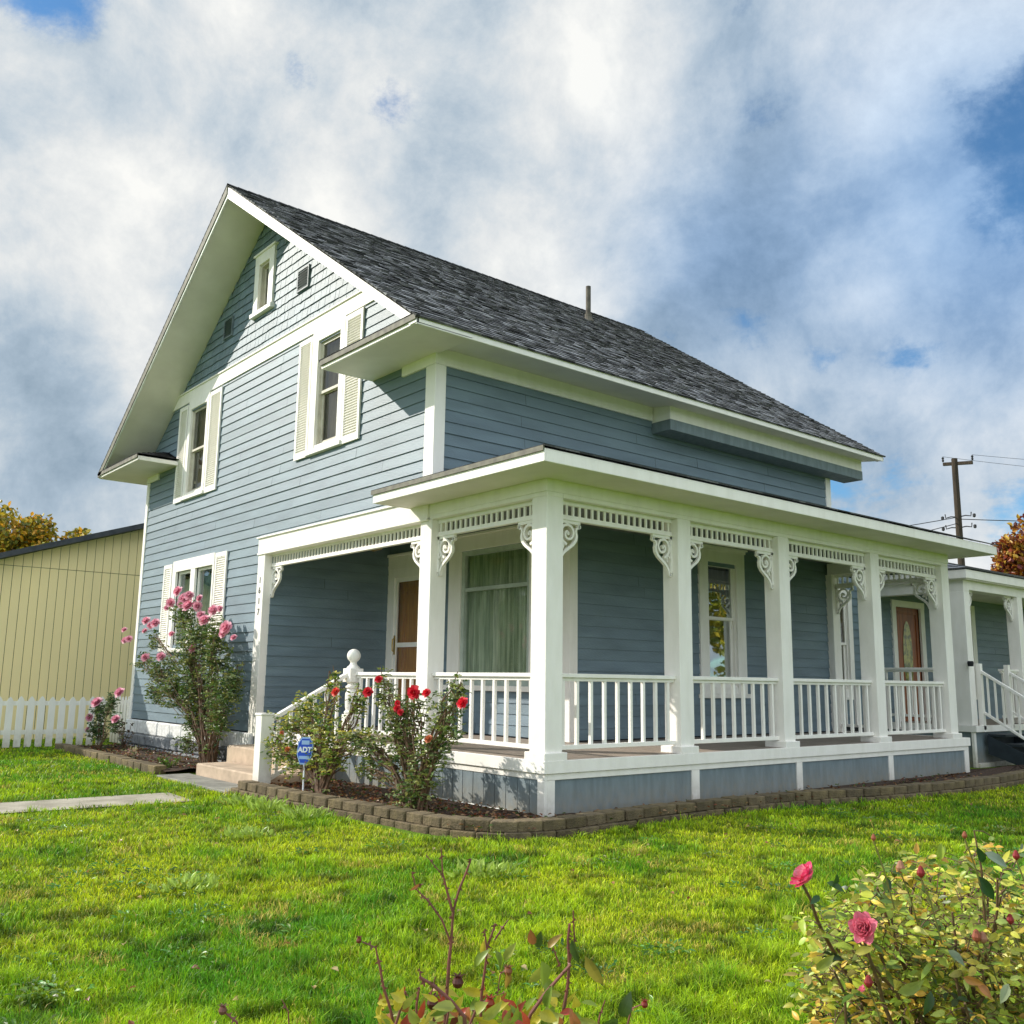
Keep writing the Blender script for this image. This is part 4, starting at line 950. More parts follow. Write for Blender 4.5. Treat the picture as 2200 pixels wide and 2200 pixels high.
# wing roof (hip)
mb=MB(); e=1.5; zt=5.15; A=(e,11.57,3.79);B=(e,20,3.79);C_=(-8.4,20,3.79);D_=(-8.4,11.57,3.79); R0=(-3.4,15.0,zt); R1=(-3.4,16.5,zt)
def rows(a,b,c,d,n):
    a,b,c,d=map(Vector,(a,b,c,d)); nn=(b-a).cross(d-a).normalized()
    if nn.z<0: nn=-nn
    for i in range(n):
        p,q=a.lerp(d,i/n),b.lerp(c,i/n); r,s=a.lerp(d,(i+1)/n),b.lerp(c,(i+1)/n); m=max(2,int((q-p).length/.35))
        for j in range(m):
            k=random.choice((.4,.5,.62,.75)); u0,u1=j/m,(j+1)/m
            mb.poly([p.lerp(q,u0)+nn*.02,p.lerp(q,u1)+nn*.02,s*u1+r*(1-u1),s*u0+r*(1-u0)],0,(k,k,k*1.05)); mb.poly([p.lerp(q,u0)-nn*.01,p.lerp(q,u1)-nn*.01,p.lerp(q,u1)+nn*.02,p.lerp(q,u0)+nn*.02],0,(k*.3,)*3)
rows(A,B,R1,R0,28); rows(D_,A,R0,R0,28)
mb.poly([C_,D_,R0,R1],0,(.1,.1,.1)); mb.poly([B,C_,R1],0,(.1,.1,.1)); mb.build('roof',M['shingle'],wing)
# wing stairs towards +x
mb=MB()
for i in range(4):
    x0=1.42+i*.3; z=.62-i*.17
    mb.box(x0,x0+.33,12.15,13.25,z-.04,z); mb.box(x0,x0+.02,12.16,13.24,z-.2,z-.041)
for yy in (12.12,13.25):
    mb.prism([(1.42,yy,.6),(2.75,yy,-.02),(2.3,yy,-.05),(1.42,yy,.25)],(0,.04,0))
mb.build('stairs',M['steps_dark'],wing)
for yy in (12.07,13.3):
    mb=MB(); z0,z1=1.83,.98
    for (a,b,w_) in ((z0,z1,.06),(z0-.78,z1-.78,.05)):
        mb.hexa([(1.42,yy-.03,a-w_),(2.75,yy-.03,b-w_),(2.75,yy+.03,b-w_),(1.42,yy+.03,a-w_),(1.42,yy-.03,a),(2.75,yy-.03,b),(2.75,yy+.03,b),(1.42,yy+.03,a)])
    mb.box(1.33,1.42,yy-.05,yy+.05,.7,1.96); mb.box(2.75,2.85,yy-.05,yy+.05,-.05,1.05)
    r_=mb.build('stair_rail',W,wing,bevel=.003)
    for i in range(9):
        x=1.52+i*.135; f=(x-1.42)/1.33; m_=MB(); m_.box(x-.016,x+.016,yy-.016,yy+.016,z0-.78+(z1-z0)*f-.01,z0+(z1-z0)*f-.055); m_.build('baluster',W,r_)
mb=MB(); mb.lathe(1.4,11.68,[(0,1.9),(.05,1.9),(.06,1.97),(.05,2.0),(0,2.0)],10); mb.build('porch_light',M['dark'],wing)
# ================================================================== trees
def tree(name,base,h,crown_r,cols,label,nl=9000,leaf=.12,trunk_r=.2,crown_z=.45,seedv=1,cloud=14):
    random.seed(seedv); t=thing(name,base,label,'tree'); base=Vector(base)
    sm=MB(); fm=MB(); top=base+Vector((0,0,h*.8)); p=curvy(base,top,6,.02); sm.tube(p,[trunk_r*(1-.13*i) for i in range(7)],8)
    cl=[]
    for i in range(cloud):
        a=random.uniform(0,6.28); zz=random.uniform(crown_z,1.); rr=crown_r*math.sqrt(max(.05,1-((zz-.66)/.42)**2))*random.uniform(.3,.95)
        c=base+Vector((math.cos(a)*rr,math.sin(a)*rr,h*zz)); cl.append((c,crown_r*random.uniform(.25,.42)))
        s0=p[random.randint(2,5)]; sm.tube(curvy(s0,c,4,.06,.05),[trunk_r*.35,trunk_r*.28,trunk_r*.2,trunk_r*.12,trunk_r*.05],5)
    for i in range(nl):
        c,r=random.choice(cl); q=c+rv()*r*random.random()**.4*Vector((1,1,.8)).length/1.6
        cc=random.choice(cols); v=random.uniform(.6,1.35)
        leaf_verts(fm,q,rv(),rv(),leaf*random.uniform(.7,1.3),leaf*.7,tuple(x*v for x in cc))
    sm.build('trunk',M['bark'],t); fm.build('crown',M['leaf'],t); return t
def far(u,v,dist):
    d=ray(u,v); d2=Vector((d.x,d.y,0)).normalized(); return Vector((CAM.x,CAM.y,0))+d2*dist
YEL=[(.70,.48,.03),(.55,.42,.05),(.36,.34,.05),(.75,.38,.03),(.2,.22,.05)]
p=far(60,1100,46); tree('tree',(p.x,p.y,0),8.0,2.7,YEL,'golden yellow autumn tree rising behind the garage roof',9000,.22,.25,seedv=3)
p=far(140,1100,48); tree('tree',(p.x,p.y,0),7.1,1.4,YEL,'small orange tinged tree at the right end of the garage roof',3500,.2,.18,seedv=4)
RED=[(.36,.08,.03),(.45,.14,.03),(.55,.26,.03),(.16,.04,.04),(.6,.38,.05)]
p=far(2262,1100,33); tree('tree',(p.x,p.y,0),6.1,2.2,RED,'rusty red autumn tree behind the roof of the rear wing',9000,.17,.2,seedv=6)
tree('tree',(9.5,21,0),10,4.6,[(.42,.42,.04),(.26,.3,.04),(.55,.42,.04)],'yellow green tree standing at the side of the lawn, mirrored in the porch window',16000,.26,.25,crown_z=.12,seedv=8,cloud=26)
tree('tree',(-34,-24,0),12,6,[(.10,.18,.03),(.16,.22,.04)],'broad green tree across the street, mirrored in the picture window',9000,.4,.3,crown_z=.12,seedv=9,cloud=24)
tree('tree',(-44,-20,0),12,6,[(.10,.18,.03),(.2,.22,.04)],'dense green tree farther along the street',8000,.4,.3,crown_z=.12,seedv=12,cloud=24)
random.seed(77)
# ================================================================== utility pole & wires
pp=far(2058,1100,52); ptop=14.0
dz=Vector((ray(2055,985))); k=52/Vector((dz.x,dz.y)).length; ptop=CAM.z+dz.z*k
t=thing('utility_pole',(pp.x,pp.y,0),'brown wooden utility pole with a short crossarm behind the porch roof','utility pole')
mb=MB(); mb.tube([(pp.x,pp.y,0),(pp.x,pp.y,ptop)],[.2,.15],10); mb.build('pole',M['pole'],t)
ar=(RT*1.0+FW*-.9); ar.z=0; ar.normalize(); c=Vector((pp.x,pp.y,ptop-.3))
mb=MB(); a=c-ar*.55; b=c+ar*.85; b.z-=.1
d_=ar.cross(Vector((0,0,1)))*.07
mb.hexa([a-d_,b-d_,b+d_,a+d_,a-d_+Vector((0,0,.16)),b-d_+Vector((0,0,.16)),b+d_+Vector((0,0,.16)),a+d_+Vector((0,0,.16))]); mb.build('crossarm',M['pole'],t)
for q in (a,b):
    mb=MB(); mb.lathe(q.x,q.y,[(0,q.z+.2),(.04,q.z+.2),(.06,q.z+.28),(.04,q.z+.34),(.07,q.z+.4),(0,q.z+.48)],8); mb.build('insulator',M['wire'],t)
mb=MB()
for dz_ in (-3.0,-3.55):
    for s in (-1,1):
        q=Vector((pp.x,pp.y,ptop+dz_)); mb.tube([q,q+ar*s*.35+Vector((0,0,.05)),q+ar*s*.6+Vector((0,0,.0)),q+ar*s*.62+Vector((0,0,.2))],.03,5); mb.lathe((q+ar*s*.75).x,(q+ar*s*.75).y,[(0,q.z-.1),(.08,q.z-.05),(.08,q.z+.08),(0,q.z+.12)],6)
mb.build('bracket_hardware',M['wire'],t)
def wire(p,q,sag,r,label):
    p=Vector(p);q=Vector(q); pts=[p.lerp(q,i/24)-Vector((0,0,4*sag*(i/24)*(1-i/24))) for i in range(25)]
    mb=MB(); mb.tube(pts,r,5); o=mb.build('power_line',M['wire'],None); tag(o,label,'cable')
pq=Vector((pp.x,pp.y,ptop))
rt=Vector((RT.x,RT.y,0)).normalized(); bk=Vector((FW.x,FW.y,0)).normalized()
wire(pq+Vector((0,0,-3.1)),pq+rt*30-bk*4+Vector((0,0,-2.6)),.5,.022,'thick black cable running right from the utility pole')
wire(pq+Vector((0,0,-3.0)),pq-rt*30-bk*12+Vector((0,0,-6.5)),.9,.02,'upper cable sloping left from the utility pole')
wire(pq+Vector((0,0,-3.3)),pq-rt*26-bk*16+Vector((0,0,-7.8)),.9,.02,'lower cable sloping left from the utility pole')
wire(a+Vector((0,0,.48)),a+rt*32+bk*10+Vector((0,0,2.0)),.6,.010,'thin wire running right from the left end of the crossarm')
wire(b+Vector((0,0,.48)),b+rt*32+bk*6+Vector((0,0,1.9)),.6,.010,'thin wire running right from the right end of the crossarm')
# ================================================================== foreground: bare rose stems (centre)
def F4(x,y,t): return at_d(400+x*.5694,1700+y*.5694,t)   # zoom [400,1700,1500,2200]
cen=thing('pruned_rose_bush',tuple(Vector((F4(1050,880,2.0).x,F4(1050,880,2.0).y,0))),'nearly bare pruned rose bush with reddish stems in the foreground','rose bush')
base=WORG[cen.name]; sm=MB(); fm=MB()
def st_(pts,r0,r1,t=2.,tt=None):
    P3=[F4(x,y,t if tt is None else t+(tt-t)*i/(len(pts)-1)) for i,(x,y) in enumerate(pts)]
    n=len(P3); sm.tube(P3,[.5*(r0+(r1-r0)*i/(n-1))*random.uniform(.88,1.15) for i in range(n)],7)
    for i in range(n-1):
        for k in range(3):
            q=P3[i].lerp(P3[i+1],random.random()); d=(P3[i+1]-P3[i]).normalized(); o=d.cross(rv()).normalized(); rr=.5*r0; e=q+o*(rr+.006)+d*-.002; sm.poly([q+d*.003+o*rr*.5,e,q-d*.003+o*rr*.5])
    return P3
st_([(980,1150),(975,900),(985,740),(992,640),(1000,560),(1008,450)],.0085,.006,2.)
st_([(1008,450),(1030,370),(1055,310),(1075,255)],.0055,.0035,2.); st_([(1004,450),(985,380),(968,310),(962,215)],.0055,.003,2.); st_([(968,318),(940,285),(905,240)],.003,.0018)
st_([(998,570),(965,485),(915,415),(868,370),(852,305)],.005,.0025); st_([(868,372),(880,352),(895,350)],.003,.0015)
st_([(860,1150),(800,960),(770,820),(745,740),(730,660),(715,590),(665,568)],.0065,.003,1.95)
st_([(1060,1150),(1050,850),(1000,790),(930,730),(880,700)],.009,.0055,1.9); st_([(900,735),(885,700),(880,670)],.004,.002,1.9)
st_([(1100,1150),(1115,760),(1130,650),(1135,590),(1160,520),(1165,500)],.007,.004,2.05); st_([(1165,560),(1190,520),(1215,485)],.004,.002,2.05); st_([(1135,600),(1128,545),(1125,520)],.004,.002,2.05)
st_([(1380,1150),(1420,850),(1440,730),(1445,640),(1440,560),(1447,500)],.009,.0055,2.1); st_([(1447,640),(1465,560),(1460,450)],.0055,.003,2.1); st_([(1410,660),(1395,620),(1385,590)],.004,.002,2.1)
st_([(1180,1150),(1300,840),(1350,770),(1400,710),(1450,655)],.0085,.006,2.0)
st_([(1500,1150),(1560,850),(1580,790)],.005,.003,2.1); st_([(1600,1150),(1680,820),(1730,800)],.005,.003,2.2)
st_([(700,1150),(800,850),(828,755)],.007,.0045,1.9); st_([(400,1150),(385,830),(360,785)],.004,.002,1.9); st_([(250,1100),(190,870),(140,830)],.005,.0035,1.85)
st_([(860,1100),(870,800),(880,740)],.006,.004,1.95); st_([(1070,880),(1100,810),(1150,780)],.006,.004,1.95); st_([(940,900),(920,780),(940,700)],.005,.003,2.)
st_([(960,1000),(985,860),(995,800)],.006,.004,1.95); st_([(1200,760),(1175,770),(1185,690),(1210,670)],.003,.002,2.)
rb=random.Random(5)
def lf(x,y,dx,dy,L_,w_,c,t=2.,nz=None):
    p=F4(x,y,t); q=F4(x+dx,y+dy,t-.01); d=(q-p).normalized(); nn=(-FW+Vector((rb.uniform(-.7,.7),rb.uniform(-.7,.7),rb.uniform(0,.9)))).normalized()
    leaf_hi(fm,p,d,nn,L_*.85,w_*.62,c,fold=.3,curl=rb.uniform(.2,1.3))
YL=(.62,.52,.05); GL=(.22,.3,.04); BR=(.4,.15,.05); OL=(.38,.4,.07); DG=(.08,.13,.025)
for (x,y,dx,dy,L_,w_,c) in [(720,800,75,-10,.05,.026,YL),(940,745,90,15,.065,.03,YL),(1040,745,90,25,.07,.035,YL),(1095,660,20,-50,.05,.03,GL),(1125,560,-5,50,.045,.025,YL),(1200,640,35,-60,.055,.03,OL),(1120,600,-30,60,.05,.03,GL),(1165,600,30,50,.05,.03,GL),(1455,560,15,60,.06,.032,DG),(1505,620,60,120,.09,.04,(.35,.28,.05)),(1520,640,60,90,.07,.03,DG),(1310,580,-10,-50,.045,.03,BR),(1325,590,10,-50,.045,.03,DG),(1365,590,35,-50,.045,.026,(.35,.22,.04)),(1340,640,20,90,.06,.05,GL),(1340,660,-30,60,.05,.04,OL),(1340,700,40,50,.05,.04,GL),(1210,680,10,60,.04,.03,(.4,.25,.05)),(1185,760,-20,90,.05,.02,YL),(880,350,-20,15,.03,.012,BR),(720,810,10,60,.05,.02,YL),(1640,850,30,-60,.06,.05,DG),(1630,860,-40,30,.05,.04,DG),(1000,900,30,-70,.06,.04,(.12,.03,.02)),(950,790,-30,-10,.04,.02,YL),(1250,860,60,-30,.06,.04,YL),(1180,880,-60,-10,.06,.04,YL),(1280,900,50,-60,.07,.05,YL),(1210,900,20,-70,.06,.04,OL),(1340,890,40,-50,.06,.045,GL),(1400,900,-30,-60,.06,.04,OL),(900,900,-30,-60,.05,.04,YL),(790,900,-40,-40,.06,.03,YL),(1120,890,20,-50,.05,.035,(.3,.05,.02))]:
    lf(x,y,dx,dy,L_,w_,c,2.0+rb.uniform(-.06,.1))
for i in range(260):
    x=rb.uniform(720,1500); y=rb.triangular(760,1050,900); lf(x,y,rb.uniform(-60,60),rb.uniform(-60,40),rb.uniform(.03,.06),rb.uniform(.02,.04),rb.choice([YL,GL,OL,BR,YL,YL,OL,(.5,.08,.04)]),rb.uniform(1.85,2.3))
sm.build('stems',M['stem_red'],cen); fm.build('foliage',M['leaf'],cen,smooth=True)
def hip(x,y,r,t,c):
    p=F4(x,y,t); mb=MB()
    mb.lathe(p.x,p.y,[(0,p.z-r),(r*.7,p.z-r*.7),(r,p.z),(r*.75,p.z+r*.7),(r*.3,p.z+r)],10,c=c)
    for k in range(6):
        th=k*1.05; d=Vector((math.cos(th),math.sin(th),.35)); leaf_verts(mb,p+Vector((0,0,r*.8)),d,Vector((0,0,1)),r*1.5,r*.5,(c[0]*.7,c[1]*.7,c[2]*.7))
    o=mb.build('rose_hip',M['leaf'],cen); return o
for (x,y,r,t_,c) in ((652,563,.006,1.95,(.22,.05,.03)),(138,828,.0085,1.85,(.25,.10,.07)),(1145,800,.011,1.95,(.45,.06,.02)),(1215,680,.009,2.,(.35,.12,.05)),(1025,722,.012,1.95,(.12,.03,.02)),(1730,805,.008,2.2,(.3,.03,.02)),(930,800,.013,2.0,(.12,.03,.02))): hip(x,y,r,t_,c)
# ================================================================== foreground: yellow-green rose bush (right)
def F5(x,y,t): return at_d(1500+x*.3623,1650+y*.3623,t)   # zoom [1500,1650,2200,2200]
b=F5(1500,1500,2.7); rb2=random.Random(9)
fr=thing('rose_bush',(b.x,b.y,0),'yellowing rose bush with two large pink roses in the right foreground','rose bush')
sm=MB(); fm=MB(); bb=Vector((b.x,b.y,0))
COL=[(.70,.60,.06),(.5,.6,.08),(.48,.56,.06),(.3,.42,.04),(.18,.28,.04),(.8,.5,.07),(.6,.62,.16),(.42,.5,.07),(.7,.64,.08),(.82,.72,.2)]
DK=[(.03,.07,.02),(.04,.08,.02),(.14,.2,.1)]
def leafspray(p,d,t_dark=0,size=.05):
    d=d.normalized(); side=d.cross(Vector((0,0,1))); side=side.normalized() if side.length>.1 else Vector((1,0,0))
    c=rb2.choice(DK) if rb2.random()<t_dark else rb2.choice(COL)
    v=rb2.uniform(.6,1.25); c=tuple(x*v for x in c)
    L_=size*2.2; sm.tube([p,p+d*L_*.5,p+d*L_+Vector((0,0,-.01))],[.0016,.0013,.001],4)
    for k,(f,s) in enumerate(((1,0),(.7,1),(.7,-1),(.35,1),(.35,-1))):
        if k>=3 and rb2.random()<.4: continue
        dd=(d*(1 if s==0 else .45)+side*s+Vector((0,0,rb2.uniform(-.5,.3)))).normalized()
        nn=(Vector((0,0,1))*.7-FW*.5+Vector((rb2.uniform(-.8,.8),rb2.uniform(-.8,.8),rb2.uniform(-.3,.5)))).normalized()
        leaf_hi(fm,p+d*L_*f,dd,nn,size*rb2.uniform(.7,1.3),size*.46*rb2.uniform(.7,1.2),tuple(x*rb2.uniform(.85,1.15) for x in c),fold=rb2.uniform(.05,.35),curl=rb2.uniform(0,1.2))
tops=[]
for i in range(60):   # canes; target tips inside the bush outline in the view
    x=rb2.uniform(650,2500); ymin=470 if x>1300 else (700 if x>1000 else 850); 
    if x>1900: ymin=560
    y=rb2.uniform(ymin,1500); t_=rb2.uniform(2.1,3.1); e=F5(x,y,t_)
    st=bb+Vector((rb2.uniform(-.25,.25),rb2.uniform(-.25,.25),0)); m=st.lerp(e,.5)+Vector((0,0,.08)); p=curvy(st,m,4,.03)+curvy(m,e,5,.03)[1:]
    n=len(p); sm.tube(p,[.008*(1-.75*k/n) for k in range(n)],6); tops.append(p)
for i in range(1500):
    p=rb2.choice(tops); k=rb2.randint(3,len(p)-1); a=p[k].lerp(p[k-1],rb2.random()); d=Vector((rb2.uniform(-1,1),rb2.uniform(-1,1),rb2.uniform(-.4,.8)))
    leafspray(a,d,.03,rb2.uniform(.02,.038))
for i in range(1500):    # fill inside outline
    x=rb2.uniform(700,2400); ymin=500+max(0,1250-x)*.55+ (60 if x>1850 else 0); y=rb2.uniform(ymin,1600) if rb2.random()<.35 else rb2.uniform(max(ymin,900),1700)
    leafspray(F5(x,y,rb2.uniform(2.2,3.1)),Vector((rb2.uniform(-1,1),rb2.uniform(-1,1),rb2.uniform(-.4,.6))),.04,rb2.uniform(.02,.038))
for (x,y,t_,dx,dy,L_,c) in ((1700,500,2.1,110,60,.06,(.30,.36,.27)),(1690,560,2.1,-20,-80,.05,(.03,.08,.02)),(1660,640,2.1,110,150,.07,(.03,.08,.02)),(760,680,2.2,120,40,.05,(.05,.12,.02)),(720,760,2.2,-40,30,.04,(.03,.09,.02)),(800,700,2.2,40,-60,.04,(.04,.10,.02)),(1120,650,2.3,20,80,.04,(.03,.08,.02)),(700,1200,2.1,120,-90,.06,(.35,.38,.06)),(1180,1330,2.,150,-40,.07,(.3,.34,.08)),(1380,1320,2.,-20,130,.06,(.04,.08,.02)),(930,1100,2.1,110,-40,.05,(.4,.36,.04)),(1480,1080,2.1,80,60,.05,(.2,.25,.15)),(1840,1280,2.,-40,110,.05,(.32,.36,.2)),(1570,1240,2.1,100,40,.05,(.5,.22,.05)),(1660,1270,2.1,50,60,.045,(.5,.2,.06))):
    p=F5(x,y,t_); q=F5(x+dx,y+dy,t_-.02); leaf_hi(fm,p,(q-p),(-FW+Vector((0,0,.5))+rv()*.5).normalized(),L_*.85,L_*.38,c,fold=.3,curl=.7)
# stalks carrying the two blooms
for (x,y,t_,x2,y2) in ((620,690,2.25,780,1050),(975,990,2.15,1100,1400)):
    e=F5(x,y,t_); m=F5(x2,y2,t_+.15); p=curvy(bb,m,5,.02)+curvy(m,e,4,.02)[1:]; sm.tube(p,[.007-.0004*k for k in range(len(p))],6)
st2=F5(1640,600,2.1); sm.tube([F5(1700,900,2.15),F5(1680,600,2.1),F5(1635,370,2.1)],[.0035,.0025,.0015],6); sm.tube([F5(1635,372,2.1),F5(1690,375,2.1),F5(1730,400,2.1)],.0013,5)
sm.build('stems',M['stem'],fr); fm.build('foliage',M['leaf'],fr,smooth=True)
def bigrose(c,r,parent,face,label,stretch=1.3,nl=34):
    mb=MB(); f=face.normalized(); a=f.orthogonal().normalized(); b=f.cross(a); rg=random.Random(int(r*1e5)+3)
    for i in range(nl):
        q=i/nl; th=i*2.4; rr=q**.6; open_=R(88-(46 if q<.8 else 62)*q); o=a*math.cos(th)+b*math.sin(th); tt=-a*math.sin(th)+b*math.cos(th)
        up=(o*math.cos(open_)+f*math.sin(open_)); base=c-f*r*.7; Ln=r*(1.15+.35*q)*rg.uniform(.9,1.1); wd=r*(.5+.75*q)
        g=6; grid=[]
        for u in range(g):
            row=[]
            for v_ in range(g):
                s=(v_/(g-1)-.5)*2; tq=u/(g-1); wid=wd*math.sin(math.pi*(.12+.78*tq))**.7
                p=base+up*Ln*tq+tt*s*wid*.62+o*(-s*s*wid*.32+tq**2*r*.3*q - (1-tq)*tq*r*-.55*(.2+q))
                p+= (o*-.5+f)*(.05*r*math.sin(s*5+i)*tq)
                row.append(p)
            grid.append(row)
        pale=(.95,.62,.66); deep=(.85,.07,.20); 
        for u in range(g-1):
            for v_ in range(g-1):
                w_=min(1,max(0,.15+.75*(u/(g-2))*(1 if q>.5 else .6)+rg.uniform(-.15,.15)))
                if label.startswith('red'): w_=1-w_*.85 if q<.6 else max(0,1-w_*1.3)
                else: w_=.25+.3*(1-w_)
                cc=tuple(pale[k]*w_+deep[k]*(1-w_) for k in range(3))
                mb.poly([grid[u][v_],grid[u][v_+1],grid[u+1][v_+1],grid[u+1][v_]],0,cc)
    o=mb.build('bloom',M['petal'],parent,smooth=True); o['label']=label; return o
c1=F5(622,630,2.25); bigrose(c1,.026,fr,Vector((-.45,-.6,.75)),'red and white half open rose facing left')
c2=F5(975,950,2.15); bigrose(c2,.025,fr,Vector((.15,-.9,.35)),'full pink rose low on the left of the bush')
c3=F5(970,1310,2.1); bigrose(c3,.009,fr,Vector((-.3,-.3,.6)),'small pink rosebud',nl=12)
for (x,y,t_,k) in ((1580,400,2.1,.006),(1040,415,2.2,.006),(1885,520,2.1,.008),(1850,900,2.2,.009),(1650,1000,2.2,.011),(1690,1010,2.2,.01),(1320,620,2.2,.01),(1010,1270,2.1,.01),(1200,590,2.3,.011)):
    p=F5(x,y,t_); mb=MB(); cc=random.choice([(.35,.03,.03),(.4,.12,.06),(.5,.25,.15)]); mb.lathe(p.x,p.y,[(0,p.z-k*1.3),(k*.8,p.z-k*.6),(k,p.z),(k*.5,p.z+k*1.2),(0,p.z+k*1.6)],8,c=cc); mb.tube([p+Vector((0,0,-k*1.2)),p+Vector((.01,.02,-.07)),p+Vector((.015,.05,-.16))],.0018,4,c=(.2,.2,.05)); mb.build('bud',M['petal'],fr)
# ================================================================== grass
def grass():
    n=440000; cam2=np.array([CAM.x,CAM.y])
    th0=math.atan2(FW.y,FW.x)
    N=int(n*1.5)
    r=4.0*(34/4.0)**(NR.rand(N)**1.2)            # density ~ 1/r^2 and heavier near
    th=th0+NR.uniform(-.86,.86,N); x=CAM.x+r*np.cos(th); y=CAM.y+r*np.sin(th)
    keep=np.ones(N,bool)
    jx=NR.normal(0,.07,N); keep&=~((x>-2.64+jx)&(x<-1.72-.0*y+jx)&(y<-2.25+jx)); keep&=~((x>-4.8)&(x<-2.1)&(y>-1.62)); 
    keep&=~((x>-2.3)&(x<2.2)&(y>-1.52)); keep&=(x>-11.7)|(y<20)
    bx=np.array([p[0] for p in BL]); by=np.array([p[1] for p in BL])
    yy=np.clip(y,-1.2,30); lim=np.interp(yy,[-1.3,-1.2,-.9,-.5,0,.9,1.8,3,4,5.2,5.9,6.9,8,9,10.2,12,14],[2.2,2.4,2.8,2.92,2.93,2.84,2.79,2.83,2.92,3.16,3.25,3.31,3.33,3.26,3.1,3.0,3.0])
    keep&=~((y>-1.5)&(x<lim)&(x>-2.3)); keep&=~((x<-2.3)&(y>-1.42)&(x>-11.3)); keep&=~((x>-5.1)&(x<-2.2)&(y>-1.62)); keep&=~((x<-11.3)&(y>0)); keep&=x>-14.4
    keep&=~((x<1.5)&(y>9.5))
    x=x[keep];y=y[keep];r=r[keep]; N=len(x)
    def vn(x,y,s,seed):
        rs=np.random.RandomState(seed); g=rs.rand(64,64); xs=x/s; ys=y/s; xi=np.floor(xs).astype(int);yi=np.floor(ys).astype(int); fx=xs-xi;fy=ys-yi; fx=fx*fx*(3-2*fx);fy=fy*fy*(3-2*fy)
        return (g[xi%64,yi%64]*(1-fx)*(1-fy)+g[(xi+1)%64,yi%64]*fx*(1-fy)+g[xi%64,(yi+1)%64]*(1-fx)*fy+g[(xi+1)%64,(yi+1)%64]*fx*fy)
    p1=vn(x,y,.9,1)*.5+vn(x,y,.35,2)*.3+vn(x,y,.12,3)*.2; p2=vn(x,y,.22,5)*.5+vn(x,y,.08,6)*.5; p3=vn(x,y,1.6,9)*.6+vn(x,y,.5,10)*.4
    cl_=vn(x,y,.17,21)*.6+vn(x,y,.07,22)*.4; tuft=np.clip((cl_-.6)*5,0,1); h=(.018+.035*p2+.02*NR.rand(N))*(1+.3*(p1-.5))*(1+1.1*tuft); w=np.clip(.0021*(r/5)**.85,.0021,.012)*(.7+.7*NR.rand(N))
    h*=np.where(p3>.6,.75,1.)
    a=NR.uniform(0,2*np.pi,N); lean=NR.uniform(.1,1.2,N); la=NR.uniform(0,2*np.pi,N)
    dx=np.cos(a)*w;dy=np.sin(a)*w; lx=np.cos(la)*lean*h; ly=np.sin(la)*lean*h
    V=np.empty((N,5,3),np.float32)
    V[:,0]=np.stack([x-dx,y-dy,np.zeros(N)],1);V[:,1]=np.stack([x+dx,y+dy,np.zeros(N)],1)
    V[:,2]=np.stack([x+dx*.75+lx*.35,y+dy*.75+ly*.35,h*.6],1);V[:,3]=np.stack([x-dx*.75+lx*.35,y-dy*.75+ly*.35,h*.6],1)
    V[:,4]=np.stack([x+lx,y+ly,h*(1.05-.25*lean)],1)
    base=np.arange(N)[:,None]*5
    li=np.concatenate([base+np.array([0,1,2,3]),base+np.array([3,2,4])],1).astype(np.int32)   # per blade 7 loops
    me=bpy.data.meshes.new('grass'); me.vertices.add(N*5); me.vertices.foreach_set('co',V.ravel()); me.loops.add(N*7); me.loops.foreach_set('vertex_index',li.ravel())
    me.polygons.add(N*2); ls=(np.arange(N)[:,None]*7+np.array([0,4])).astype(np.int32); me.polygons.foreach_set('loop_start',ls.ravel())
    me.update(calc_edges=True); me.validate()
    bright=np.array([.52,.70,.015]); dark=np.array([.12,.36,.012]); straw=np.array([.72,.58,.12]); yel=np.array([.70,.76,.02])
    m=np.clip((p1-.35)*2.6+NR.normal(0,.22,N),0,1)[:,None]; c=dark*(1-m)+bright*m; yv=np.clip((p3-.45)*2.5+NR.normal(0,.2,N),0,.9)[:,None]; c=c*(1-yv)+yel*yv; dk=np.clip((vn(x,y,.11,31)*.6+vn(x,y,.28,32)*.4-.56)*5,0,1)[:,None]; c=c*(1-.7*dk); tv=tuft[:,None]; c=c*(1-.3*tv)+np.array([.16,.42,.03])*.3*tv
    br_=vn(x,y,.4,41)*.55+vn(x,y,.14,42)*.45; s=(NR.rand(N)<.02+.06*(p3>.6)+.5*(br_>.73)); c[s]=straw*NR.uniform(.6,1.2,(s.sum(),1)); c*=NR.uniform(.5,1.38,(N,1))
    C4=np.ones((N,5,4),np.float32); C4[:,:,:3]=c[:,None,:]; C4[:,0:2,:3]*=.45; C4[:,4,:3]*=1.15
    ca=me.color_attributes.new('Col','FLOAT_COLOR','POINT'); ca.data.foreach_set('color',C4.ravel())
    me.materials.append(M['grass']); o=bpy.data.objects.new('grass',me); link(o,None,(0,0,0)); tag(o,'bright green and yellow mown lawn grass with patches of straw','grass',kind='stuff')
grass()
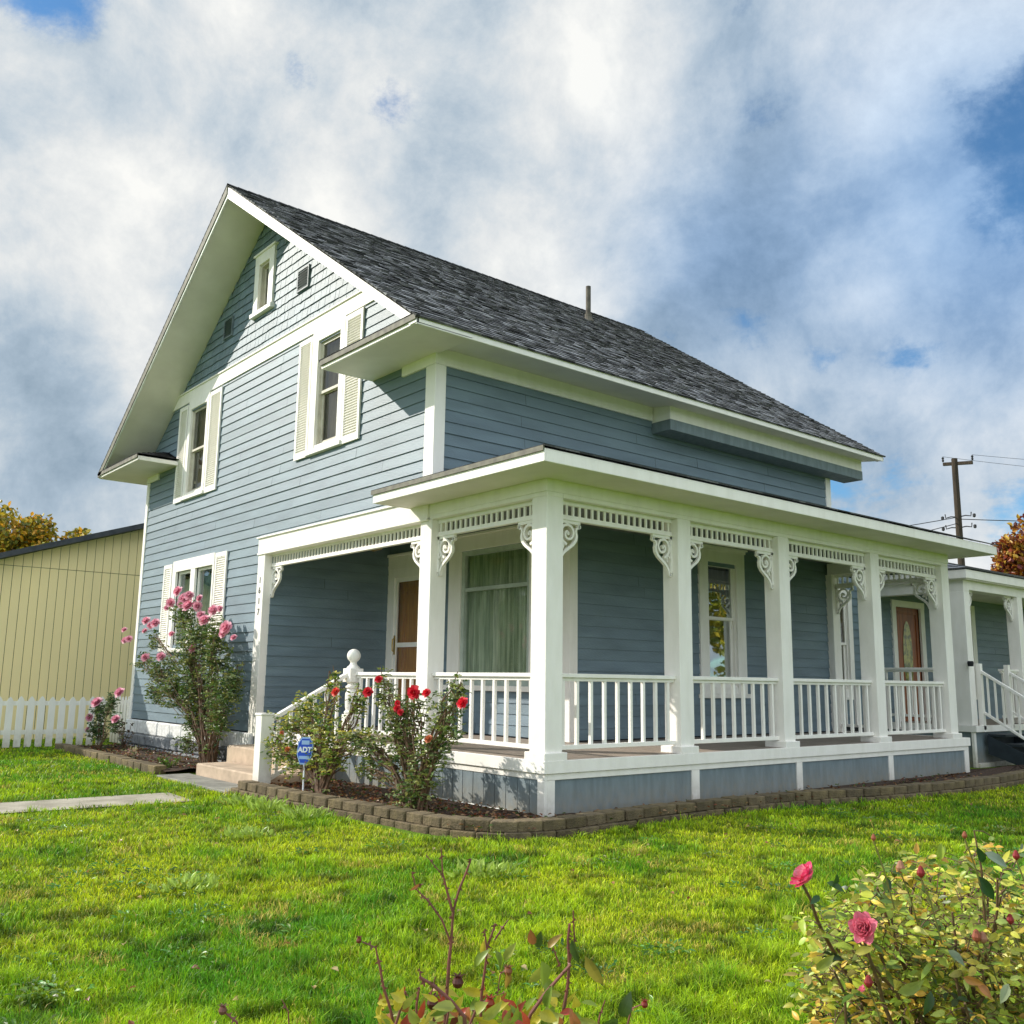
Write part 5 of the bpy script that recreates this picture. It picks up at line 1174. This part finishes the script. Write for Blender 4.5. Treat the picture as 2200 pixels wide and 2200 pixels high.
# clover and broad-leaf weeds spread through the lawn, and leaves blown onto it
clv=MB(); lvs=MB()
th0=math.atan2(FW.y,FW.x)
def on_lawn(x,y): 
    return not (y>-1.75 and x<3.5) and not (-2.7<x<-1.6 and y<-2.1) and x>-11.2
for i in range(150):
    r_=random.uniform(4.5,14); th_=th0+random.uniform(-.6,.6); cx,cy=CAM.x+r_*math.cos(th_),CAM.y+r_*math.sin(th_)
    if not on_lawn(cx,cy): continue
    sz=random.uniform(.05,.2); k=int(160*sz+8); v0=random.uniform(.7,1.3); rd=random.choice([(.13,.30,.05),(.2,.38,.08),(.30,.42,.12),(.1,.24,.04)])
    for j in range(k):
        a=random.uniform(0,6.28); rr=sz*random.random()**.6; p=Vector((cx+math.cos(a)*rr,cy+math.sin(a)*rr,.02+.03*random.random())); d=Vector((math.cos(a),math.sin(a),random.uniform(-.1,.7)))
        leaf_verts(clv,p,d,(Vector((0,0,1))+rv()*.4).normalized(),random.uniform(.025,.06),.018,tuple(q*v0*random.uniform(.7,1.2) for q in rd),curl=.5)
for i in range(170):
    r_=random.uniform(4.5,15); th_=th0+random.uniform(-.6,.6); cx,cy=CAM.x+r_*math.cos(th_),CAM.y+r_*math.sin(th_)
    if not on_lawn(cx,cy): continue
    leaf_verts(lvs,Vector((cx,cy,random.uniform(.03,.06))),Vector((random.uniform(-1,1),random.uniform(-1,1),random.uniform(-.1,.3))),(Vector((0,0,1))+rv()*.5).normalized(),random.uniform(.03,.06),.03,random.choice([(.4,.2,.08),(.5,.33,.12),(.28,.1,.05),(.55,.42,.2)]),curl=.8)
o=clv.build('lawn_weeds',M['leaf'],None); tag(o,'clover and broad leaf weeds scattered through the lawn','weeds',kind='stuff')
o=lvs.build('blown_leaves',M['leaf'],None); tag(o,'dry tan leaves blown across the lawn','leaves',kind='stuff')
# ================================================================== light, sky
SD=Vector((1.05,.85,-.76)).normalized()
elev=math.asin(-SD.z); rot=math.atan2(-SD.x,-SD.y)
su=bpy.data.lights.new('sun','SUN'); su.energy=5.0; su.angle=R(.55); su.color=(1,.945,.85); so=bpy.data.objects.new('sun',su); col.objects.link(so); so.rotation_mode='QUATERNION'; so.rotation_quaternion=SD.to_track_quat('-Z','Y'); so.location=(-20,-20,30)
w=bpy.data.worlds.new('World'); sc.world=w; w.use_nodes=True; nt=w.node_tree; N=nt.nodes; L=nt.links; N.clear()
out=N.new('ShaderNodeOutputWorld'); sky=N.new('ShaderNodeTexSky'); sky.sky_type='NISHITA'; sky.sun_disc=False; sky.sun_elevation=elev; sky.sun_rotation=rot; sky.air_density=1.; sky.dust_density=.4; sky.ozone_density=2.5
hs=N.new('ShaderNodeMix'); hs.data_type='RGBA'; hs.blend_type='MULTIPLY'; hs.inputs[0].default_value=1; hs.inputs[7].default_value=(.75,1.15,1.35,1); L.new(sky.outputs[0],hs.inputs[6])
bg1=N.new('ShaderNodeBackground'); bg1.inputs[1].default_value=.12; L.new(hs.outputs[2],bg1.inputs[0])
tc=N.new('ShaderNodeTexCoord'); nrm=N.new('ShaderNodeVectorMath'); nrm.operation='NORMALIZE'; L.new(tc.outputs['Generated'],nrm.inputs[0]); DIR=nrm.outputs[0]
def math_(op,a,b=None,c=None,clamp=False):
    m=N.new('ShaderNodeMath'); m.operation=op; m.use_clamp=clamp
    for i,x in enumerate((a,b,c)):
        if x is None: continue
        if isinstance(x,(int,float)): m.inputs[i].default_value=x
        else: L.new(x,m.inputs[i])
    return m.outputs[0]
sx=N.new('ShaderNodeSeparateXYZ'); L.new(DIR,sx.inputs[0])
# cloud layer coordinates: a flat deck overhead, softened near the horizon
zz=math_('ADD',math_('MAXIMUM',sx.outputs[2],0.),.22)
cb=N.new('ShaderNodeCombineXYZ'); L.new(math_('DIVIDE',sx.outputs[0],zz),cb.inputs[0]); L.new(math_('DIVIDE',sx.outputs[1],zz),cb.inputs[1]); L.new(math_('MULTIPLY',sx.outputs[2],1.3),cb.inputs[2])
def noise(v,s,d,r=.55,dist=0.,off=0.):
    mp=N.new('ShaderNodeMapping'); mp.inputs['Location'].default_value=(off,off*1.7,off*.3); L.new(v,mp.inputs[0])
    n=N.new('ShaderNodeTexNoise'); n.inputs['Scale'].default_value=s; n.inputs['Detail'].default_value=d; n.inputs['Roughness'].default_value=r; n.inputs['Distortion'].default_value=dist; L.new(mp.outputs[0],n.inputs['Vector']); return n.outputs['Fac']
def blob(u,v,rad,amp):
    d=ray(u,v).normalized(); dp=N.new('ShaderNodeVectorMath'); dp.operation='DOT_PRODUCT'; dp.inputs[1].default_value=d; L.new(DIR,dp.inputs[0])
    c=1-math.cos(R(rad))
    e=math_('MULTIPLY',math_('SUBTRACT',1.0,dp.outputs['Value']),1/c)     # 0 centre, 1 at radius
    g=math_('EXPONENT',math_('MULTIPLY',e,-1.2)); return math_('MULTIPLY',g,amp)
def total(lst):
    s=lst[0]
    for q in lst[1:]: s=math_('ADD',s,q)
    return s
nA=noise(cb.outputs[0],1.5,9,.62,.15,3.1); nB=noise(cb.outputs[0],.9,3,.5,.1,7.7); nC=noise(DIR,6.,9,.66,.15,1.3); nD=noise(DIR,2.6,7,.55,.3,5.2)
wob=N.new('ShaderNodeTexNoise'); wob.inputs['Scale'].default_value=5; wob.inputs['Detail'].default_value=6; L.new(DIR,wob.inputs['Vector'])
wv=N.new('ShaderNodeVectorMath'); wv.operation='SCALE'; wv.inputs['Scale'].default_value=.22; L.new(wob.outputs['Color'],wv.inputs[0]); wa=N.new('ShaderNodeVectorMath'); wa.operation='ADD'; L.new(DIR,wa.inputs[0]); L.new(wv.outputs[0],wa.inputs[1])
vo=N.new('ShaderNodeTexVoronoi'); vo.feature='SMOOTH_F1'; vo.inputs['Scale'].default_value=6.5; vo.inputs['Smoothness'].default_value=.5; vo.inputs['Detail'].default_value=0.; L.new(wa.outputs[0],vo.inputs['Vector'])
puff=math_('SUBTRACT',.42,vo.outputs['Distance'])
dens=total([nA,math_('MULTIPLY',puff,.26),.07,math_('MULTIPLY',nC,.62),-.135,
  blob(100,-20,4,-.22),blob(630,170,2.4,-.25),blob(830,220,2.8,-.34),blob(1080,90,3.5,-.20),blob(1610,770,1.3,-.10),blob(1760,790,2.0,-.19),blob(1960,775,2.4,-.30),blob(2090,800,1.5,-.15),blob(2170,480,4,-.15),blob(2150,60,7,-.09),blob(1900,600,5,.07),blob(1500,600,5,.08),blob(2190,1160,3,-.25),blob(120,540,3,-.13),
  blob(500,350,14,.16),blob(1300,400,12,.12),blob(2130,920,4,.2),blob(200,1000,12,.12),blob(1300,50,7,.06)])
mr=N.new('ShaderNodeMapRange'); mr.interpolation_type='SMOOTHSTEP'; mr.inputs[1].default_value=.50; mr.inputs[2].default_value=.67; L.new(dens,mr.inputs[0])
# brightness of the cloud itself
br=total([math_('MULTIPLY',nD,.55),math_('MULTIPLY',nC,1.45),math_('MULTIPLY',nA,.3),math_('MULTIPLY',puff,.6),-.52,
  blob(150,350,7,.08),blob(350,250,8,.05),blob(1100,300,9,.05),blob(700,350,6,.08),blob(2130,900,4,.22),blob(300,850,4,.1),
  blob(60,720,4,-.22),blob(150,850,4,-.08),blob(200,1110,4,-.2),blob(1700,350,10,-.03),blob(2100,600,9,-.20),blob(1450,640,6,-.05),blob(1900,1000,6,-.05)])
cr=N.new('ShaderNodeValToRGB'); e=cr.color_ramp.elements; e[0].position=.12; e[0].color=(.25,.34,.43,1); e[1].position=.98; e[1].color=(.90,.90,.87,1)
for pos,c in ((.36,(.38,.475,.57)),(.55,(.54,.61,.67)),(.75,(.72,.745,.755))):
    k=e.new(pos); k.color=(*c,1)
L.new(br,cr.inputs[0])
bg2=N.new('ShaderNodeBackground'); tf=math_('MINIMUM',total([blob(2150,420,13,1.),blob(1500,550,6,.45)]),1.)
tm=N.new('ShaderNodeMix'); tm.data_type='RGBA'; tm.blend_type='MULTIPLY'; tm.inputs[7].default_value=(.56,.76,1.05,1); L.new(tf,tm.inputs[0]); L.new(cr.outputs[0],tm.inputs[6]); L.new(tm.outputs[2],bg2.inputs[0])
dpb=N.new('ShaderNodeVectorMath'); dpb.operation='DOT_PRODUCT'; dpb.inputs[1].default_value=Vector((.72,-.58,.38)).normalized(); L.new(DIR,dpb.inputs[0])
fill_boost=N.new('ShaderNodeMapRange'); fill_boost.interpolation_type='SMOOTHSTEP'; fill_boost.inputs[1].default_value=-.1; fill_boost.inputs[2].default_value=.8; fill_boost.inputs[3].default_value=1.08; fill_boost.inputs[4].default_value=2.3; L.new(dpb.outputs['Value'],fill_boost.inputs[0]); L.new(fill_boost.outputs[0],bg2.inputs[1])  # added fill: unseen clouds behind and right of the camera made brighter
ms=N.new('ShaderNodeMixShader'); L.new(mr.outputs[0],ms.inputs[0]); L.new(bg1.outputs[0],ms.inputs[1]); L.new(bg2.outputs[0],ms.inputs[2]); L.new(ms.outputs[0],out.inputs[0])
# ================================================================== camera
cd=bpy.data.cameras.new('camera'); cd.sensor_width=36; cd.lens=FPX/2200*36; cd.clip_end=3000; cd.clip_start=.05
co=bpy.data.objects.new('camera',cd); col.objects.link(co); mt=Matrix((RT,UP,-FW)).transposed().to_4x4(); mt.translation=CAM; co.matrix_world=mt; sc.camera=co
sc.render.engine='CYCLES'; sc.view_settings.view_transform='Standard'; sc.view_settings.look='None'; sc.view_settings.exposure=0; sc.view_settings.gamma=1
sc.cycles.max_bounces=8; sc.cycles.transparent_max_bounces=12
